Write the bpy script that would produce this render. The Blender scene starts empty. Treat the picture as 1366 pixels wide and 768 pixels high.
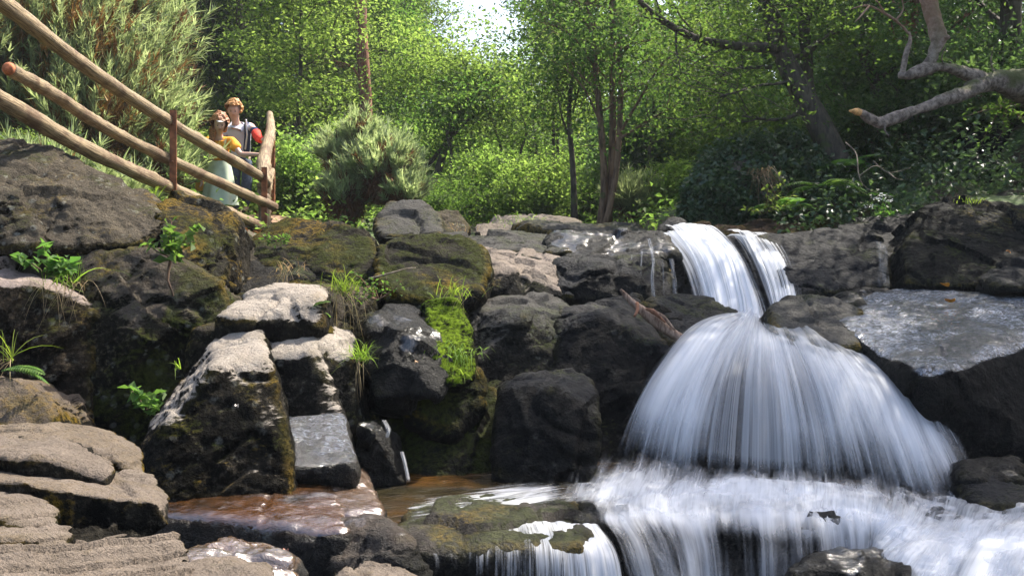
import bpy, bmesh, math, random
import numpy as np
from mathutils import Vector, Matrix

SC = bpy.context.scene
COL = SC.collection
F = 1250.0          # focal length in photo pixels
CX, HY = 683.0, 300.0
ZC = 2.4            # camera height over datum
def at(px, py, d):
    return ((px - CX) / F * d, d, ZC - (py - HY) / F * d)

# ------------------------------------------------------------------ noise
def _hash(ix, iy, iz, seed):
    h = (ix.astype(np.uint32) * np.uint32(374761393) + iy.astype(np.uint32) * np.uint32(668265263)
         + iz.astype(np.uint32) * np.uint32(2246822519) + np.uint32((seed * 3266489917) & 0xffffffff))
    h = (h ^ (h >> np.uint32(13))) * np.uint32(1274126177)
    h = (h ^ (h >> np.uint32(16))) * np.uint32(2654435761)
    return ((h ^ (h >> np.uint32(15))).astype(np.float64) / 4294967295.0) * 2 - 1
def vnoise(P, seed=0):
    fl = np.floor(P); fr = P - fl; u = fr * fr * fr * (fr * (fr * 6 - 15) + 10)
    i = fl.astype(np.int64) & 0xffffffff
    r = 0
    for dx in (0, 1):
        wx = u[:, 0] if dx else 1 - u[:, 0]
        for dy in (0, 1):
            wy = u[:, 1] if dy else 1 - u[:, 1]
            for dz in (0, 1):
                wz = u[:, 2] if dz else 1 - u[:, 2]
                r = r + wx * wy * wz * _hash((i[:, 0] + dx) & 0xffffffff, (i[:, 1] + dy) & 0xffffffff, (i[:, 2] + dz) & 0xffffffff, seed)
    return r
def fbm(P, octaves=4, seed=0, gain=.5):
    P = np.asarray(P, float); r = 0; a = 1; t = 0
    for k in range(octaves):
        r = r + a * vnoise(P * (2.03 ** k) + 17.3 * k, seed + k * 7)
        t += a; a *= gain
    return r / t

# ------------------------------------------------------------------ objects
def tag(o, label=None, cat=None, group=None, kind=None):
    if label: o['label'] = label
    if cat: o['category'] = cat
    if group: o['group'] = group
    if kind: o['kind'] = kind
    return o
def empty(name, loc=(0, 0, 0)):
    e = bpy.data.objects.new(name, None); COL.objects.link(e); e.location = loc
    e.empty_display_size = .1
    return e
def mesh_np(name, V, Q=None, T=None, uv=None, dens=None, smooth=True, attrs=None):
    me = bpy.data.meshes.new(name)
    V = np.asarray(V, np.float32)
    nq = 0 if Q is None else len(Q); nt = 0 if T is None else len(T)
    loops = []; 
    if nq: loops.append(np.asarray(Q, np.int32).ravel())
    if nt: loops.append(np.asarray(T, np.int32).ravel())
    L = np.concatenate(loops)
    me.vertices.add(len(V)); me.vertices.foreach_set('co', V.ravel())
    me.loops.add(len(L)); me.loops.foreach_set('vertex_index', L)
    me.polygons.add(nq + nt)
    st = np.concatenate([np.arange(nq) * 4, nq * 4 + np.arange(nt) * 3]).astype(np.int32)
    me.polygons.foreach_set('loop_start', st)
    try:
        me.polygons.foreach_set('loop_total', np.concatenate([np.full(nq, 4), np.full(nt, 3)]).astype(np.int32))
    except Exception: pass
    me.polygons.foreach_set('use_smooth', np.full(nq + nt, smooth))
    if uv is not None:
        l = me.uv_layers.new(name='UVMap'); l.data.foreach_set('uv', np.asarray(uv, np.float32)[L].ravel())
    if dens is not None:
        a = me.attributes.new('dens', 'FLOAT', 'POINT'); a.data.foreach_set('value', np.asarray(dens, np.float32))
    me.update(calc_edges=True); me.validate()
    return me
def link(name, me, mat, parent=None, loc=(0, 0, 0)):
    o = bpy.data.objects.new(name, me); COL.objects.link(o)
    if mat is not None and not me.materials: me.materials.append(mat)
    o.location = loc
    if parent is not None: o.parent = parent
    return o
def copy_tree(o, parent=None):
    c = o.copy(); COL.objects.link(c)
    if parent is not None: c.parent = parent
    for ch in list(o.children): copy_tree(ch, c)
    return c
def recenter(V, at_base=True):
    V = np.asarray(V, float); lo = V.min(0); hi = V.max(0)
    c = np.array([(lo[0] + hi[0]) / 2, (lo[1] + hi[1]) / 2, lo[2] if at_base else (lo[2] + hi[2]) / 2])
    return V - c, tuple(c)

class MB:
    """collects verts and faces (quads/tris) of one mesh"""
    def __init__(s): s.v = []; s.q = []; s.t = []; s.n = 0
    def add(s, V, Q=(), T=()):
        V = np.asarray(V, float)
        if len(Q): s.q.append(np.asarray(Q, int) + s.n)
        if len(T): s.t.append(np.asarray(T, int) + s.n)
        s.v.append(V); s.n += len(V)
    def tube(s, pts, rad, sides=8, cap=True):
        pts = np.asarray(pts, float); n = len(pts); rad = np.broadcast_to(np.asarray(rad, float), (n,))
        tan = np.gradient(pts, axis=0); tan /= np.linalg.norm(tan, axis=1)[:, None] + 1e-9
        ref = np.array([0, 0, 1.]) if abs(tan[0][2]) < .9 else np.array([1., 0, 0])
        a = np.cross(tan[0], ref); a /= np.linalg.norm(a)
        V = []
        ang = np.arange(sides) / sides * 2 * math.pi
        for i in range(n):
            a = a - tan[i] * a.dot(tan[i]); a /= np.linalg.norm(a) + 1e-9
            b = np.cross(tan[i], a)
            V.append(pts[i] + rad[i] * (np.cos(ang)[:, None] * a + np.sin(ang)[:, None] * b))
        V = np.concatenate(V)
        Q = [(i * sides + j, i * sides + (j + 1) % sides, (i + 1) * sides + (j + 1) % sides, (i + 1) * sides + j)
             for i in range(n - 1) for j in range(sides)]
        T = []
        if cap:
            V = np.concatenate([V, pts[:1], pts[-1:]]); c0 = n * sides
            T = [(c0, (j + 1) % sides, j) for j in range(sides)] + [(c0 + 1, (n - 1) * sides + j, (n - 1) * sides + (j + 1) % sides) for j in range(sides)]
        s.add(V, Q, T)
    def box(s, c, size, rot=None):
        c = np.array(c, float); h = np.array(size, float) / 2
        V = np.array([(x, y, z) for x in (-1, 1) for y in (-1, 1) for z in (-1, 1)], float) * h
        if rot is not None: V = V @ np.array(rot).T
        s.add(V + c, [(0, 1, 3, 2), (4, 6, 7, 5), (0, 4, 5, 1), (2, 3, 7, 6), (0, 2, 6, 4), (1, 5, 7, 3)])
    def arrays(s):
        V = np.concatenate(s.v)
        return V, (np.concatenate(s.q) if s.q else None), (np.concatenate(s.t) if s.t else None)
    def build(s, name, mat, parent=None, loc=(0, 0, 0), smooth=True, center=False):
        V, Q, T = s.arrays()
        if center: V, loc = recenter(V)
        elif parent is None and tuple(loc) != (0, 0, 0): V = V - np.array(loc)
        return link(name, mesh_np(name, V, Q, T, smooth=smooth), mat, parent, loc)
def spline(pts, n):
    """Catmull-Rom through control points"""
    P = np.asarray(pts, float); m = len(P)
    if m < 3:
        t = np.linspace(0, 1, n)[:, None]; return P[0] * (1 - t) + P[-1] * t
    E = np.concatenate([[2 * P[0] - P[1]], P, [2 * P[-1] - P[-2]]])
    t = np.linspace(0, m - 1 - 1e-6, n); i = t.astype(int); f = (t - i)[:, None]
    a, b, c, d = E[i], E[i + 1], E[i + 2], E[i + 3]
    return .5 * ((2 * b) + (-a + c) * f + (2 * a - 5 * b + 4 * c - d) * f ** 2 + (-a + 3 * b - 3 * c + d) * f ** 3)

# ------------------------------------------------------------------ materials
class N:
    def __init__(s, name):
        s.m = bpy.data.materials.new(name); s.m.use_nodes = True; s.t = s.m.node_tree; s.t.nodes.clear()
        s.out = s.t.nodes.new('ShaderNodeOutputMaterial')
    def n(s, typ, ins=None, **kw):
        x = s.t.nodes.new(typ)
        for k, v in kw.items(): setattr(x, k, v)
        for k, v in (ins or {}).items():
            if isinstance(v, bpy.types.NodeSocket): s.t.links.new(v, x.inputs[k])
            else: x.inputs[k].default_value = v
        return x
    def math(s, op, a, b=0.0, clamp=False):
        x = s.n('ShaderNodeMath', {0: a, 1: b}, operation=op); x.use_clamp = clamp; return x.outputs[0]
    def noise(s, vec, scale, detail=4, rough=.55, dist=0.0):
        return s.n('ShaderNodeTexNoise', {'Vector': vec, 'Scale': scale, 'Detail': detail, 'Roughness': rough, 'Distortion': dist}).outputs['Fac']
    def ss(s, v, lo, hi, a=0.0, b=1.0):
        x = s.n('ShaderNodeMapRange', {'Value': v, 'From Min': lo, 'From Max': hi, 'To Min': a, 'To Max': b}, interpolation_type='SMOOTHSTEP')
        return x.outputs[0]
    def mix(s, f, a, b):
        x = s.n('ShaderNodeMix', data_type='RGBA')
        for k, v in ((0, f), (6, a), (7, b)):
            if isinstance(v, bpy.types.NodeSocket): s.t.links.new(v, x.inputs[k])
            elif k and len(v) == 3: x.inputs[k].default_value = (*v, 1)
            else: x.inputs[k].default_value = v
        return x.outputs[2]
    def pos(s): return s.n('ShaderNodeNewGeometry').outputs['Position']
    def done(s, sh): s.t.links.new(sh, s.out.inputs['Surface']); return s.m

_rock = {}
def rock_mat(top=.5, moss=.3, wet=.0, bright=1.0, orange=.3, tint=(1, 1, 1), lichen=.3, film=False, topcol=(.40, .33, .27), brown=0.0, glow=False, toplo=.5, sheen=False, sky_sheen_col=(.42, .45, .53)):
    key = (top, moss, wet, bright, orange, tint, lichen, film, topcol, brown, glow, toplo, sheen, sky_sheen_col)
    if key in _rock: return _rock[key]
    g = N('rock'); P = g.pos()
    geo = g.n('ShaderNodeNewGeometry')
    nz = g.n('ShaderNodeSeparateXYZ', {0: geo.outputs['True Normal']}).outputs[2]
    up = g.n('ShaderNodeAttribute', attribute_name='up').outputs['Fac']
    edg = g.n('ShaderNodeAttribute', attribute_name='edge').outputs['Fac']
    n1 = g.noise(P, 1.7, 8, .6); n2 = g.noise(P, 7, 8, .62, .3); n3 = g.noise(P, 38, 5, .7); n4 = g.noise(P, 3.1, 6, .6, .5)
    d = [c * bright for c in (.0062, .0058, .0048)]; m = [c * bright for c in (.031, .0275, .021)]
    d = [a * b for a, b in zip(d, tint)]; m = [a * b for a, b in zip(m, tint)]
    base = g.mix(g.ss(g.math('ADD', g.math('MULTIPLY', n1, .5), g.math('MULTIPLY', n2, .5)), .36, .66), d, m)
    sw = g.noise(g.n('ShaderNodeMapping', {'Vector': P, 'Scale': (5.5, 5.5, .9)}).outputs[0], 1.0, 5, .6)
    base = g.mix(g.ss(sw, .42, .62, 0, .7), base, [c * .5 for c in d])
    base = g.mix(g.math('MULTIPLY', g.ss(n3, .5, .66), g.ss(n1, .35, .6, .15, .8)), base, [c * 2.6 for c in m])
    base = g.mix(g.ss(n3, .45, .3, 0, .7), base, [c * .45 for c in d])
    if lichen > 0:
        v = g.n('ShaderNodeTexVoronoi', {'Vector': P, 'Scale': 13.0, 'Randomness': 1.0}).outputs['Distance']
        lm = g.math('MULTIPLY', g.ss(v, .34, .2), g.ss(g.math('ADD', g.math('MULTIPLY', n3, .4), g.math('MULTIPLY', n4, .6)), .48, .6, 0, lichen))
        base = g.mix(lm, base, (.30, .31, .27))
    if brown > 0:
        base = g.mix(g.math('MULTIPLY', g.math('MULTIPLY', g.ss(n4, .3, .6), brown), g.ss(up, .35, .7)), base, (.075, .031, .008))
    # pale foot-worn tops
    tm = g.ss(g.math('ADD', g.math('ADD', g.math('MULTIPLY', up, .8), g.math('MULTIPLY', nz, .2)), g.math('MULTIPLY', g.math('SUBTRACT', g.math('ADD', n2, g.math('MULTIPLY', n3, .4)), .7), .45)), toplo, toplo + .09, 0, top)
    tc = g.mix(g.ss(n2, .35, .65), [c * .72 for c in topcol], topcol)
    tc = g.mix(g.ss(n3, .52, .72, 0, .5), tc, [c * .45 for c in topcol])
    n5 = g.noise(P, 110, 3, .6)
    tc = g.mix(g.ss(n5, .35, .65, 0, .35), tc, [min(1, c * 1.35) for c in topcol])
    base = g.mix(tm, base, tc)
    # moss
    if moss > 0:
        mm = g.ss(g.math('ADD', g.math('ADD', g.math('MULTIPLY', n4, .6), g.math('MULTIPLY', n3, .25)), g.math('MULTIPLY', nz, .12)), .62 - .3 * moss, .72 - .3 * moss)
        rim = g.math('MULTIPLY', g.math('MULTIPLY', g.ss(edg, .03, .10), g.ss(g.math('ADD', n4, g.math('MULTIPLY', n3, .3)), .56, .68)), g.ss(up, -.1, .25, 0, min(1.0, moss * 2.2)))
        mm = g.math('MAXIMUM', g.math('MULTIPLY', mm, g.math('SUBTRACT', 1.0, g.math('MULTIPLY', tm, .9))), g.math('MULTIPLY', rim, g.math('SUBTRACT', 1.0, g.math('MULTIPLY', tm, .5))))
        mc = g.mix(g.math('MAXIMUM', g.math('MULTIPLY', rim, .75), g.ss(n1, .62 - .35 * orange, .78 - .35 * orange)), (.045, .055, .010), (.19, .12, .015))
        if glow: mc = g.mix(g.ss(n1, .3, .7), (.11, .18, .010), (.20, .30, .015))
        mc = g.mix(g.ss(n3, .35, .6), [.03, .045, .006] if glow else [.02, .022, .007], mc)
        mm = g.math('MULTIPLY', mm, .85)
        base = g.mix(mm, base, mc)
    # relief
    b1 = g.n('ShaderNodeBump', {'Height': n2, 'Distance': .08, 'Strength': .7})
    b2 = g.n('ShaderNodeBump', {'Height': n3, 'Distance': .045, 'Strength': .9, 'Normal': b1.outputs[0]})
    b3 = g.n('ShaderNodeBump', {'Height': n5, 'Distance': .012, 'Strength': .6, 'Normal': b2.outputs[0]})
    nrm = b3.outputs[0]
    rough = g.ss(n2, .35, .65, .95 - .72 * wet, .98 - .45 * wet)
    p = g.n('ShaderNodeBsdfPrincipled', {'Base Color': base, 'Roughness': rough, 'Normal': nrm, 'Specular IOR Level': .07 + .22 * wet})
    if film:
        # thin water running over the upper faces
        w = g.n('ShaderNodeMapping', {'Vector': P, 'Scale': (9, 17, 9), 'Rotation': (0, 0, .5)}).outputs[0]
        wn = g.noise(w, 2.2, 4, .6, 1.2)
        fb = g.n('ShaderNodeBump', {'Height': wn, 'Distance': .02, 'Strength': .42}).outputs[0]
        if sheen: fb = g.n('ShaderNodeBump', {'Height': g.noise(w, 5.0, 4, .65, 1.0), 'Distance': .03, 'Strength': 1.0, 'Normal': b1.outputs[0]}).outputs[0]
        fm = g.math('MULTIPLY', g.ss(g.math('ADD', up, g.math('MULTIPLY', g.math('SUBTRACT', n4, .5), 1.1)), .50, .62), 1.0) if film is True else g.math('MULTIPLY', g.ss(g.math('ADD', up, g.math('MULTIPLY', g.math('SUBTRACT', n4, .5), 2.2)), .85, .99), .45)
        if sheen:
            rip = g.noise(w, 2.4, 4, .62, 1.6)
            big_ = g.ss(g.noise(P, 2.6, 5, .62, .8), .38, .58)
            base = g.mix(g.math('MULTIPLY', g.ss(rip, .36, .66), big_), base, sky_sheen_col); fm = g.math('MULTIPLY', fm, g.ss(rip, .30, .5, .5, 1.0))  # bluish white sky reflection painted into the slab's base colour, broken by ripples
        cc = g.n('ShaderNodeBsdfPrincipled', {'Base Color': base, 'Roughness': .2 if sheen else .16, 'Normal': fb, 'Specular IOR Level': 1.0, 'IOR': 1.6, 'Coat Weight': 1.0, 'Coat Roughness': .16 if sheen else .08, 'Coat IOR': 1.6, 'Coat Normal': fb})
        mx = g.n('ShaderNodeMixShader', {0: fm, 1: p.outputs[0], 2: cc.outputs[0]})
        _rock[key] = g.done(mx.outputs[0]); return _rock[key]
    _rock[key] = g.done(p.outputs[0]); return _rock[key]

def leaf_mat(name, dark, light, trans=.5, rough=.6, tcol=None, spec=.2):
    g = N(name); geo = g.n('ShaderNodeNewGeometry'); r = geo.outputs['Random Per Island']
    c = g.mix(r, dark, light)
    orr = g.n('ShaderNodeObjectInfo').outputs['Random']
    hs = g.n('ShaderNodeHueSaturation', {'Color': c, 'Hue': g.ss(orr, 0, 1, .485, .512), 'Value': g.ss(orr, 0, 1, .85, 1.2)}).outputs[0]
    big = g.noise(g.pos(), 1.1, 2); hs = g.mix(g.ss(big, .35, .65, 0, .35), hs, [c * .55 for c in dark])
    p = g.n('ShaderNodeBsdfPrincipled', {'Base Color': hs, 'Roughness': rough, 'Specular IOR Level': spec})
    t2 = g.n('ShaderNodeMix', data_type='RGBA', blend_type='MULTIPLY'); t2.inputs[0].default_value = 1
    g.t.links.new(hs, t2.inputs[6]); t2.inputs[7].default_value = (*(tcol or (2.5, 2.7, 1.6)), 1)
    t = g.n('ShaderNodeBsdfTranslucent', {'Color': t2.outputs[2]})
    return g.done(g.n('ShaderNodeMixShader', {0: trans, 1: p.outputs[0], 2: t.outputs[0]}).outputs[0])
def bark_mat(name, dark, light, scale=(18, 18, 3.5), moss=0.0, bump=.7):
    g = N(name); P = g.pos()
    m = g.n('ShaderNodeMapping', {'Vector': P, 'Scale': scale}).outputs[0]
    n1 = g.noise(m, 1.0, 6, .65, .4); n2 = g.noise(P, 3, 4)
    c = g.mix(g.ss(n1, .35, .65), dark, light)
    if moss: c = g.mix(g.ss(n2, .62 - .25 * moss, .72 - .25 * moss, 0, .85), c, (.07, .09, .02))
    b = g.n('ShaderNodeBump', {'Height': n1, 'Distance': .02, 'Strength': bump}).outputs[0]
    return g.done(g.n('ShaderNodeBsdfPrincipled', {'Base Color': c, 'Roughness': .9, 'Normal': b}).outputs[0])
def flat_mat(name, col, rough=.8, var=.25, scale=30, metal=0.0, spec=.4):
    g = N(name); n1 = g.noise(g.pos(), scale, 5, .6)
    c = g.mix(g.ss(n1, .3, .7), [x * (1 - var) for x in col], [min(1, x * (1 + var)) for x in col])
    b = g.n('ShaderNodeBump', {'Height': n1, 'Distance': .01, 'Strength': .3}).outputs[0]
    return g.done(g.n('ShaderNodeBsdfPrincipled', {'Base Color': c, 'Roughness': rough, 'Normal': b, 'Metallic': metal, 'Specular IOR Level': spec}).outputs[0])

# ------------------------------------------------------------------ terrain
_C = np.array([(-.5, 9, -.35), (1, 8.6, -.35), (2.5, 9, -.3), (.5, 12, -.3), (1, 16, -.2), (1, 22, -.05), (0, 30, .6),
    (-3.05, 11.5, -.12), (-3.2, 9.3, .05), (-3.9, 7.2, .35), (-4.1, 13.9, .13), (-4, 17, .3), (-5.5, 10, .5), (-7, 8, 1.0), (-8, 14, 1.2), (-8, 20, 1.5), (-5, 22, .8),
    (-2.0, 9.5, -.3), (-1.7, 12, -.1), (-2.2, 16, .1), (-5, 5, .0), (-7, 4, .6),
    (3.2, 9, -.15), (3.5, 10.2, .3), (4.5, 9.8, .5), (5.0, 8.8, .3), (6, 10, 1.2), (8, 9, 1.8), (7, 13, 1.8), (4, 13, .6), (4, 18, .8), (9, 18, 3), (12, 10, 4),
    (-3, 6.6, -.6), (-2.5, 5.9, -1.7), (-4, 3, -1.3), (-1.5, 3, -1.9), (0, 5.6, -1.9), (2, 5, -1.95), (4, 5, -1.95), (0, 3, -2.1), (3, 3, -2.1), (0, 0, -2.3), (4, 0, -2.2), (-4, 0, -1.9),
    (5, 7.2, -1.0), (0, 7.2, -1.3), (2.5, 7.2, -1.2), (-2, 7.0, -.9), (6.5, 6, -.8), (7, 3, -.5), (-7, 0, .2), (8, 0, 1)])
def terr(x, y):
    x = np.asarray(x, float); y = np.asarray(y, float)
    sh = x.shape; x = x.ravel(); y = y.ravel()
    W = 0; Z = 0
    for cx, cy, cz in _C:
        w = 1 / (((x - cx) ** 2 + (y - cy) ** 2) ** 1.9 + .002); W = W + w; Z = Z + w * cz
    z = Z / W
    far = .10 * np.maximum(y - 24, 0) + .006 * np.maximum(y - 34, 0) ** 1.5 + .10 * np.maximum(np.abs(x - 1) - 9, 0)
    far = np.minimum(far, 16)
    z = z + far
    P = np.stack([x, y, x * 0], 1)
    z = z + .10 * fbm(P * .9, 4, 3)
    return (z + ZC).reshape(sh)
def ground_sheet():
    def axis(lo, hi, flo, fhi, fine, coarse):
        a = list(np.arange(flo, fhi, fine)); s = fine; x = fhi
        while x < hi: a.append(x); s *= 1.18; x += min(s, coarse)
        a.append(hi); s = fine; x = flo; b = []
        while x > lo: s *= 1.18; x -= min(s, coarse); b.append(max(x, lo))
        return np.array(sorted(set(b + a)))
    xs = axis(-120, 120, -7, 8, .11, 6); ys = axis(-30, 220, 1, 14, .11, 6)
    X, Y = np.meshgrid(xs, ys); Z = terr(X, Y)
    nx, ny = len(xs), len(ys)
    i = np.arange((ny - 1) * (nx - 1)); r, c = i // (nx - 1), i % (nx - 1); a = r * nx + c
    Q = np.stack([a, a + 1, a + nx + 1, a + nx], 1)
    g = N('ground'); P = g.pos(); z = g.n('ShaderNodeSeparateXYZ', {0: P}).outputs[2]
    n1 = g.noise(P, 2.0, 6, .6); n2 = g.noise(P, 20, 6, .65)
    soil = g.mix(g.ss(n2, .4, .62), (.03, .021, .012), (.085, .06, .03))
    green = g.mix(g.ss(n2, .38, .6), (.03, .055, .012), (.10, .16, .035))
    soil = g.mix(g.ss(n1, .42, .58), soil, green)
    rk = g.mix(g.ss(n2, .4, .65), (.012, .012, .012), (.05, .048, .045))
    c = g.mix(g.ss(g.math('ADD', z, g.math('MULTIPLY', n1, .3)), ZC - .25, ZC - .05), rk, soil)
    b = g.n('ShaderNodeBump', {'Height': n2, 'Distance': .05, 'Strength': .8}).outputs[0]
    m = g.done(g.n('ShaderNodeBsdfPrincipled', {'Base Color': c, 'Roughness': .8, 'Normal': b}).outputs[0])
    o = link('ground', mesh_np('ground', np.stack([X.ravel(), Y.ravel(), Z.ravel()], 1), Q), m)
    tag(o, 'mossy earth of the stream banks and the wooded slopes under the trees', 'ground', kind='structure')
ground_sheet()
# ------------------------------------------------------------------ rocks
def hull_mesh(points):
    bm = bmesh.new()
    for p in points: bm.verts.new(p)
    r = bmesh.ops.convex_hull(bm, input=bm.verts)
    junk = [g for g in r['geom_interior'] if isinstance(g, bmesh.types.BMVert)]
    bmesh.ops.delete(bm, geom=junk, context='VERTS')
    bmesh.ops.delete(bm, geom=[v for v in bm.verts if not v.link_faces], context='VERTS')
    bmesh.ops.recalc_face_normals(bm, faces=bm.faces)
    me = bpy.data.meshes.new('h'); bm.to_mesh(me); bm.free(); return me
def join_meshes(ms):
    bm = bmesh.new()
    for m in ms: bm.from_mesh(m)
    me = bpy.data.meshes.new('j'); bm.to_mesh(me); bm.free(); return me
def remesh(me, vox):
    o = bpy.data.objects.new('tmp', me); COL.objects.link(o)
    m = o.modifiers.new('r', 'REMESH'); m.mode = 'VOXEL'; m.voxel_size = vox
    dg = bpy.context.evaluated_depsgraph_get(); dg.update()
    r = bpy.data.meshes.new_from_object(o.evaluated_get(dg))
    bpy.data.objects.remove(o); bpy.data.meshes.remove(me)
    return r
def relax(me, it, lam=.6):
    n = len(me.vertices); V = np.empty(n * 3); me.vertices.foreach_get('co', V); V = V.reshape(-1, 3)
    E = np.empty(len(me.edges) * 2, int); me.edges.foreach_get('vertices', E); E = E.reshape(-1, 2)
    deg = np.bincount(E.ravel(), minlength=n)[:, None]
    for _ in range(it):
        S = np.stack([np.bincount(E[:, 0], V[E[:, 1], k], n) + np.bincount(E[:, 1], V[E[:, 0], k], n) for k in range(3)], 1)
        V = V + lam * (S / np.maximum(deg, 1) - V)
    me.vertices.foreach_set('co', V.ravel()); me.update()
    return V
def normals(me):
    a = np.empty(len(me.vertices) * 3, np.float32); me.vertex_normals.foreach_get('vector', a); return a.reshape(-1, 3).astype(float)
def facets(V, Nn, size, amp, sd):
    rg = np.random.default_rng(sd); lo = V.min(0) - size; hi = V.max(0) + size
    n = [max(1, int((hi[k] - lo[k]) / size)) for k in range(3)]
    W = V + size * .22 * np.stack([vnoise(V * (1.6 / size), sd + k) for k in (1, 2, 3)], 1)
    g = np.stack(np.meshgrid(*[np.arange(-1, m + 1) for m in n], indexing='ij'), -1).reshape(-1, 3)
    jit = rg.uniform(0, 1, (len(g), 3)); C = lo + (g + jit) * size; tilt = rg.normal(size=(len(g), 3)) * .9; off = rg.normal(size=len(g))
    dim = np.array([m + 2 for m in n]); ci = np.floor((W - lo) / size).astype(int)
    best = np.full(len(V), 1e9); bi = np.zeros(len(V), int)
    for dx in (-1, 0, 1):
        for dy in (-1, 0, 1):
            for dz in (-1, 0, 1):
                c = ci + np.array([dx, dy, dz]) + 1; c = np.clip(c, 0, dim - 1); k = (c[:, 0] * dim[1] + c[:, 1]) * dim[2] + c[:, 2]
                dd_ = ((W - C[k]) ** 2).sum(1); m = dd_ < best; best[m] = dd_[m]; bi[m] = k[m]
    r = ((V - C[bi]) * tilt[bi]).sum(1) / size
    return amp * (.55 * off[bi] + 1.0 * r)
_seed = [11]
def rock(label, hulls, mat, back=.8, drop=.32, vox=.020, amp=.045, smooth=1, strata=None, crack=.035, inflate=.03, cat='boulder', name='boulder', group=None, blocky=.03, fine=.010):
    """hulls: one list of (px, py, depth), or several fused together; each is thickened backwards into a solid"""
    _seed[0] += 13; sd = _seed[0]
    if not isinstance(hulls[0], list): hulls = [hulls]
    ms = []
    for h in hulls:
        W = np.array([at(*p) for p in h])
        c = W.mean(0)
        B = c + (W - c) * .86 + np.array([0, back, -drop * back])
        ms.append(hull_mesh(np.concatenate([W, B])))
    me = remesh(join_meshes(ms) if len(ms) > 1 else ms[0], vox)
    V = relax(me, smooth); Nn = normals(me)
    upv = Nn[:, 2].copy(); ed = np.empty(len(me.edges) * 2, int); me.edges.foreach_get('vertices', ed); ed = ed.reshape(-1, 2); dg_ = np.maximum(np.bincount(ed.ravel(), minlength=len(upv)), 1)
    for _ in range(2): upv = .4 * upv + .6 * (np.bincount(ed[:, 0], upv[ed[:, 1]], len(upv)) + np.bincount(ed[:, 1], upv[ed[:, 0]], len(upv))) / dg_
    Lp = np.stack([(np.bincount(ed[:, 0], V[ed[:, 1], k], len(V)) + np.bincount(ed[:, 1], V[ed[:, 0], k], len(V))) / dg_ for k in range(3)], 1) - V
    edv = -(Lp * Nn).sum(1) / vox
    for _ in range(4): edv = .3 * edv + .7 * (np.bincount(ed[:, 0], edv[ed[:, 1]], len(V)) + np.bincount(ed[:, 1], edv[ed[:, 0]], len(V))) / dg_
    d = inflate + amp * .5 * fbm(V * 2.6, 3, sd) 
    # broken flat facets: every cell of the surface is its own slightly tilted plane
    for sz, ka in ((.62, 1.0), (.30, .30)):
        d += facets(V, Nn, sz, blocky * ka, sd + int(sz * 100))
    if crack:
        for k, fq in ((0, 1.3), (1, 2.3)):
            rn = np.abs(fbm(V * fq, 3, sd + 31 + k)); m = vnoise(V * 1.1, sd + 40 + k)
            d -= crack * (1 if k == 0 else .35) * np.exp(-(rn / .028) ** 2) * np.clip(m * 2 + .7, 0, 1)
    if strata:
        per, depth, tilt = strata
        s = (V[:, 2] + V[:, 0] * tilt[0] + V[:, 1] * tilt[1]) / per + .5 * fbm(V * 1.3, 3, sd + 60)
        fr = np.abs(s - np.round(s)); msk = np.clip(.55 + 1.6 * vnoise(V * np.array([1.2, 1.2, 4]), sd + 70), 0, 1)
        d -= depth * .8 * np.exp(-(fr / .06) ** 2) * msk
        d += depth * 1.0 * (.5 - (s - np.floor(s))) * (.4 + .6 * msk)
        d += depth * .5 * np.tanh(4 * vnoise(np.stack([s * 1.0, V[:, 0] * .7, V[:, 1] * .7], 1), sd + 75))
    d += fine * 1.2 * fbm(V * 14, 3, sd + 80) + fine * .8 * fbm(V * 34, 2, sd + 90)
    V = V + Nn * d[:, None]
    V, loc = recenter(V)
    me.vertices.foreach_set('co', V.astype(np.float32).ravel())
    me.polygons.foreach_set('use_smooth', np.ones(len(me.polygons), bool)); me.update()
    me.name = name; me.materials.clear()
    at_ = me.attributes.new('up', 'FLOAT', 'POINT'); at_.data.foreach_set('value', upv.astype(np.float32))
    ae = me.attributes.new('edge', 'FLOAT', 'POINT'); ae.data.foreach_set('value', edv.astype(np.float32))
    o = link(name, me, mat, None, loc)
    return tag(o, label, cat, group)

SAND = (.44, .385, .325)
m_cliff = rock_mat(top=.2, moss=.55, bright=1.5, orange=.25, lichen=.5, tint=(1.0, .98, .88))
m_pale = rock_mat(top=.95, moss=.30, bright=1.0, orange=.7, lichen=.3, topcol=SAND, toplo=.42)
m_tri = rock_mat(top=.95, moss=.35, bright=.9, orange=.6, lichen=.3, topcol=SAND, toplo=.60)
m_grey = rock_mat(top=.35, moss=.34, bright=1.35, orange=.35, lichen=.9, topcol=(.22, .19, .15), tint=(1.1, 1, .82))
m_dark = rock_mat(top=.25, moss=.22, wet=.5, bright=.34, orange=.1, lichen=.12, tint=(.92, .98, 1.12), topcol=(.075, .075, .08), toplo=.62)
m_darkm = rock_mat(top=.4, moss=.42, wet=.4, bright=.65, orange=.15, lichen=.35, topcol=(.18, .17, .155), toplo=.6)
m_wet = rock_mat(top=.0, moss=.12, wet=.75, bright=.4, lichen=0.0, film='patches', tint=(.95, 1, 1.1))
m_brownwet = rock_mat(top=.0, moss=.0, wet=1.0, bright=.9, lichen=0.0, film=True, brown=.95)
m_shelf = rock_mat(top=.15, moss=.12, wet=.8, bright=.5, lichen=.1, film='patches', brown=.35)
m_ledge = rock_mat(top=.9, moss=.22, bright=1.25, orange=.75, lichen=.3, topcol=(.225, .185, .15), toplo=.36)
m_moss = rock_mat(top=.0, moss=.66, bright=.8, orange=.0, lichen=.0, glow=True)
m_brown = rock_mat(top=.3, moss=.3, bright=.9, orange=.5, lichen=.1, tint=(1.25, 1, .8), topcol=(.16, .11, .08))
m_olive = rock_mat(top=.0, moss=.72, wet=.3, bright=.6, orange=.12, lichen=.0)

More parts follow.
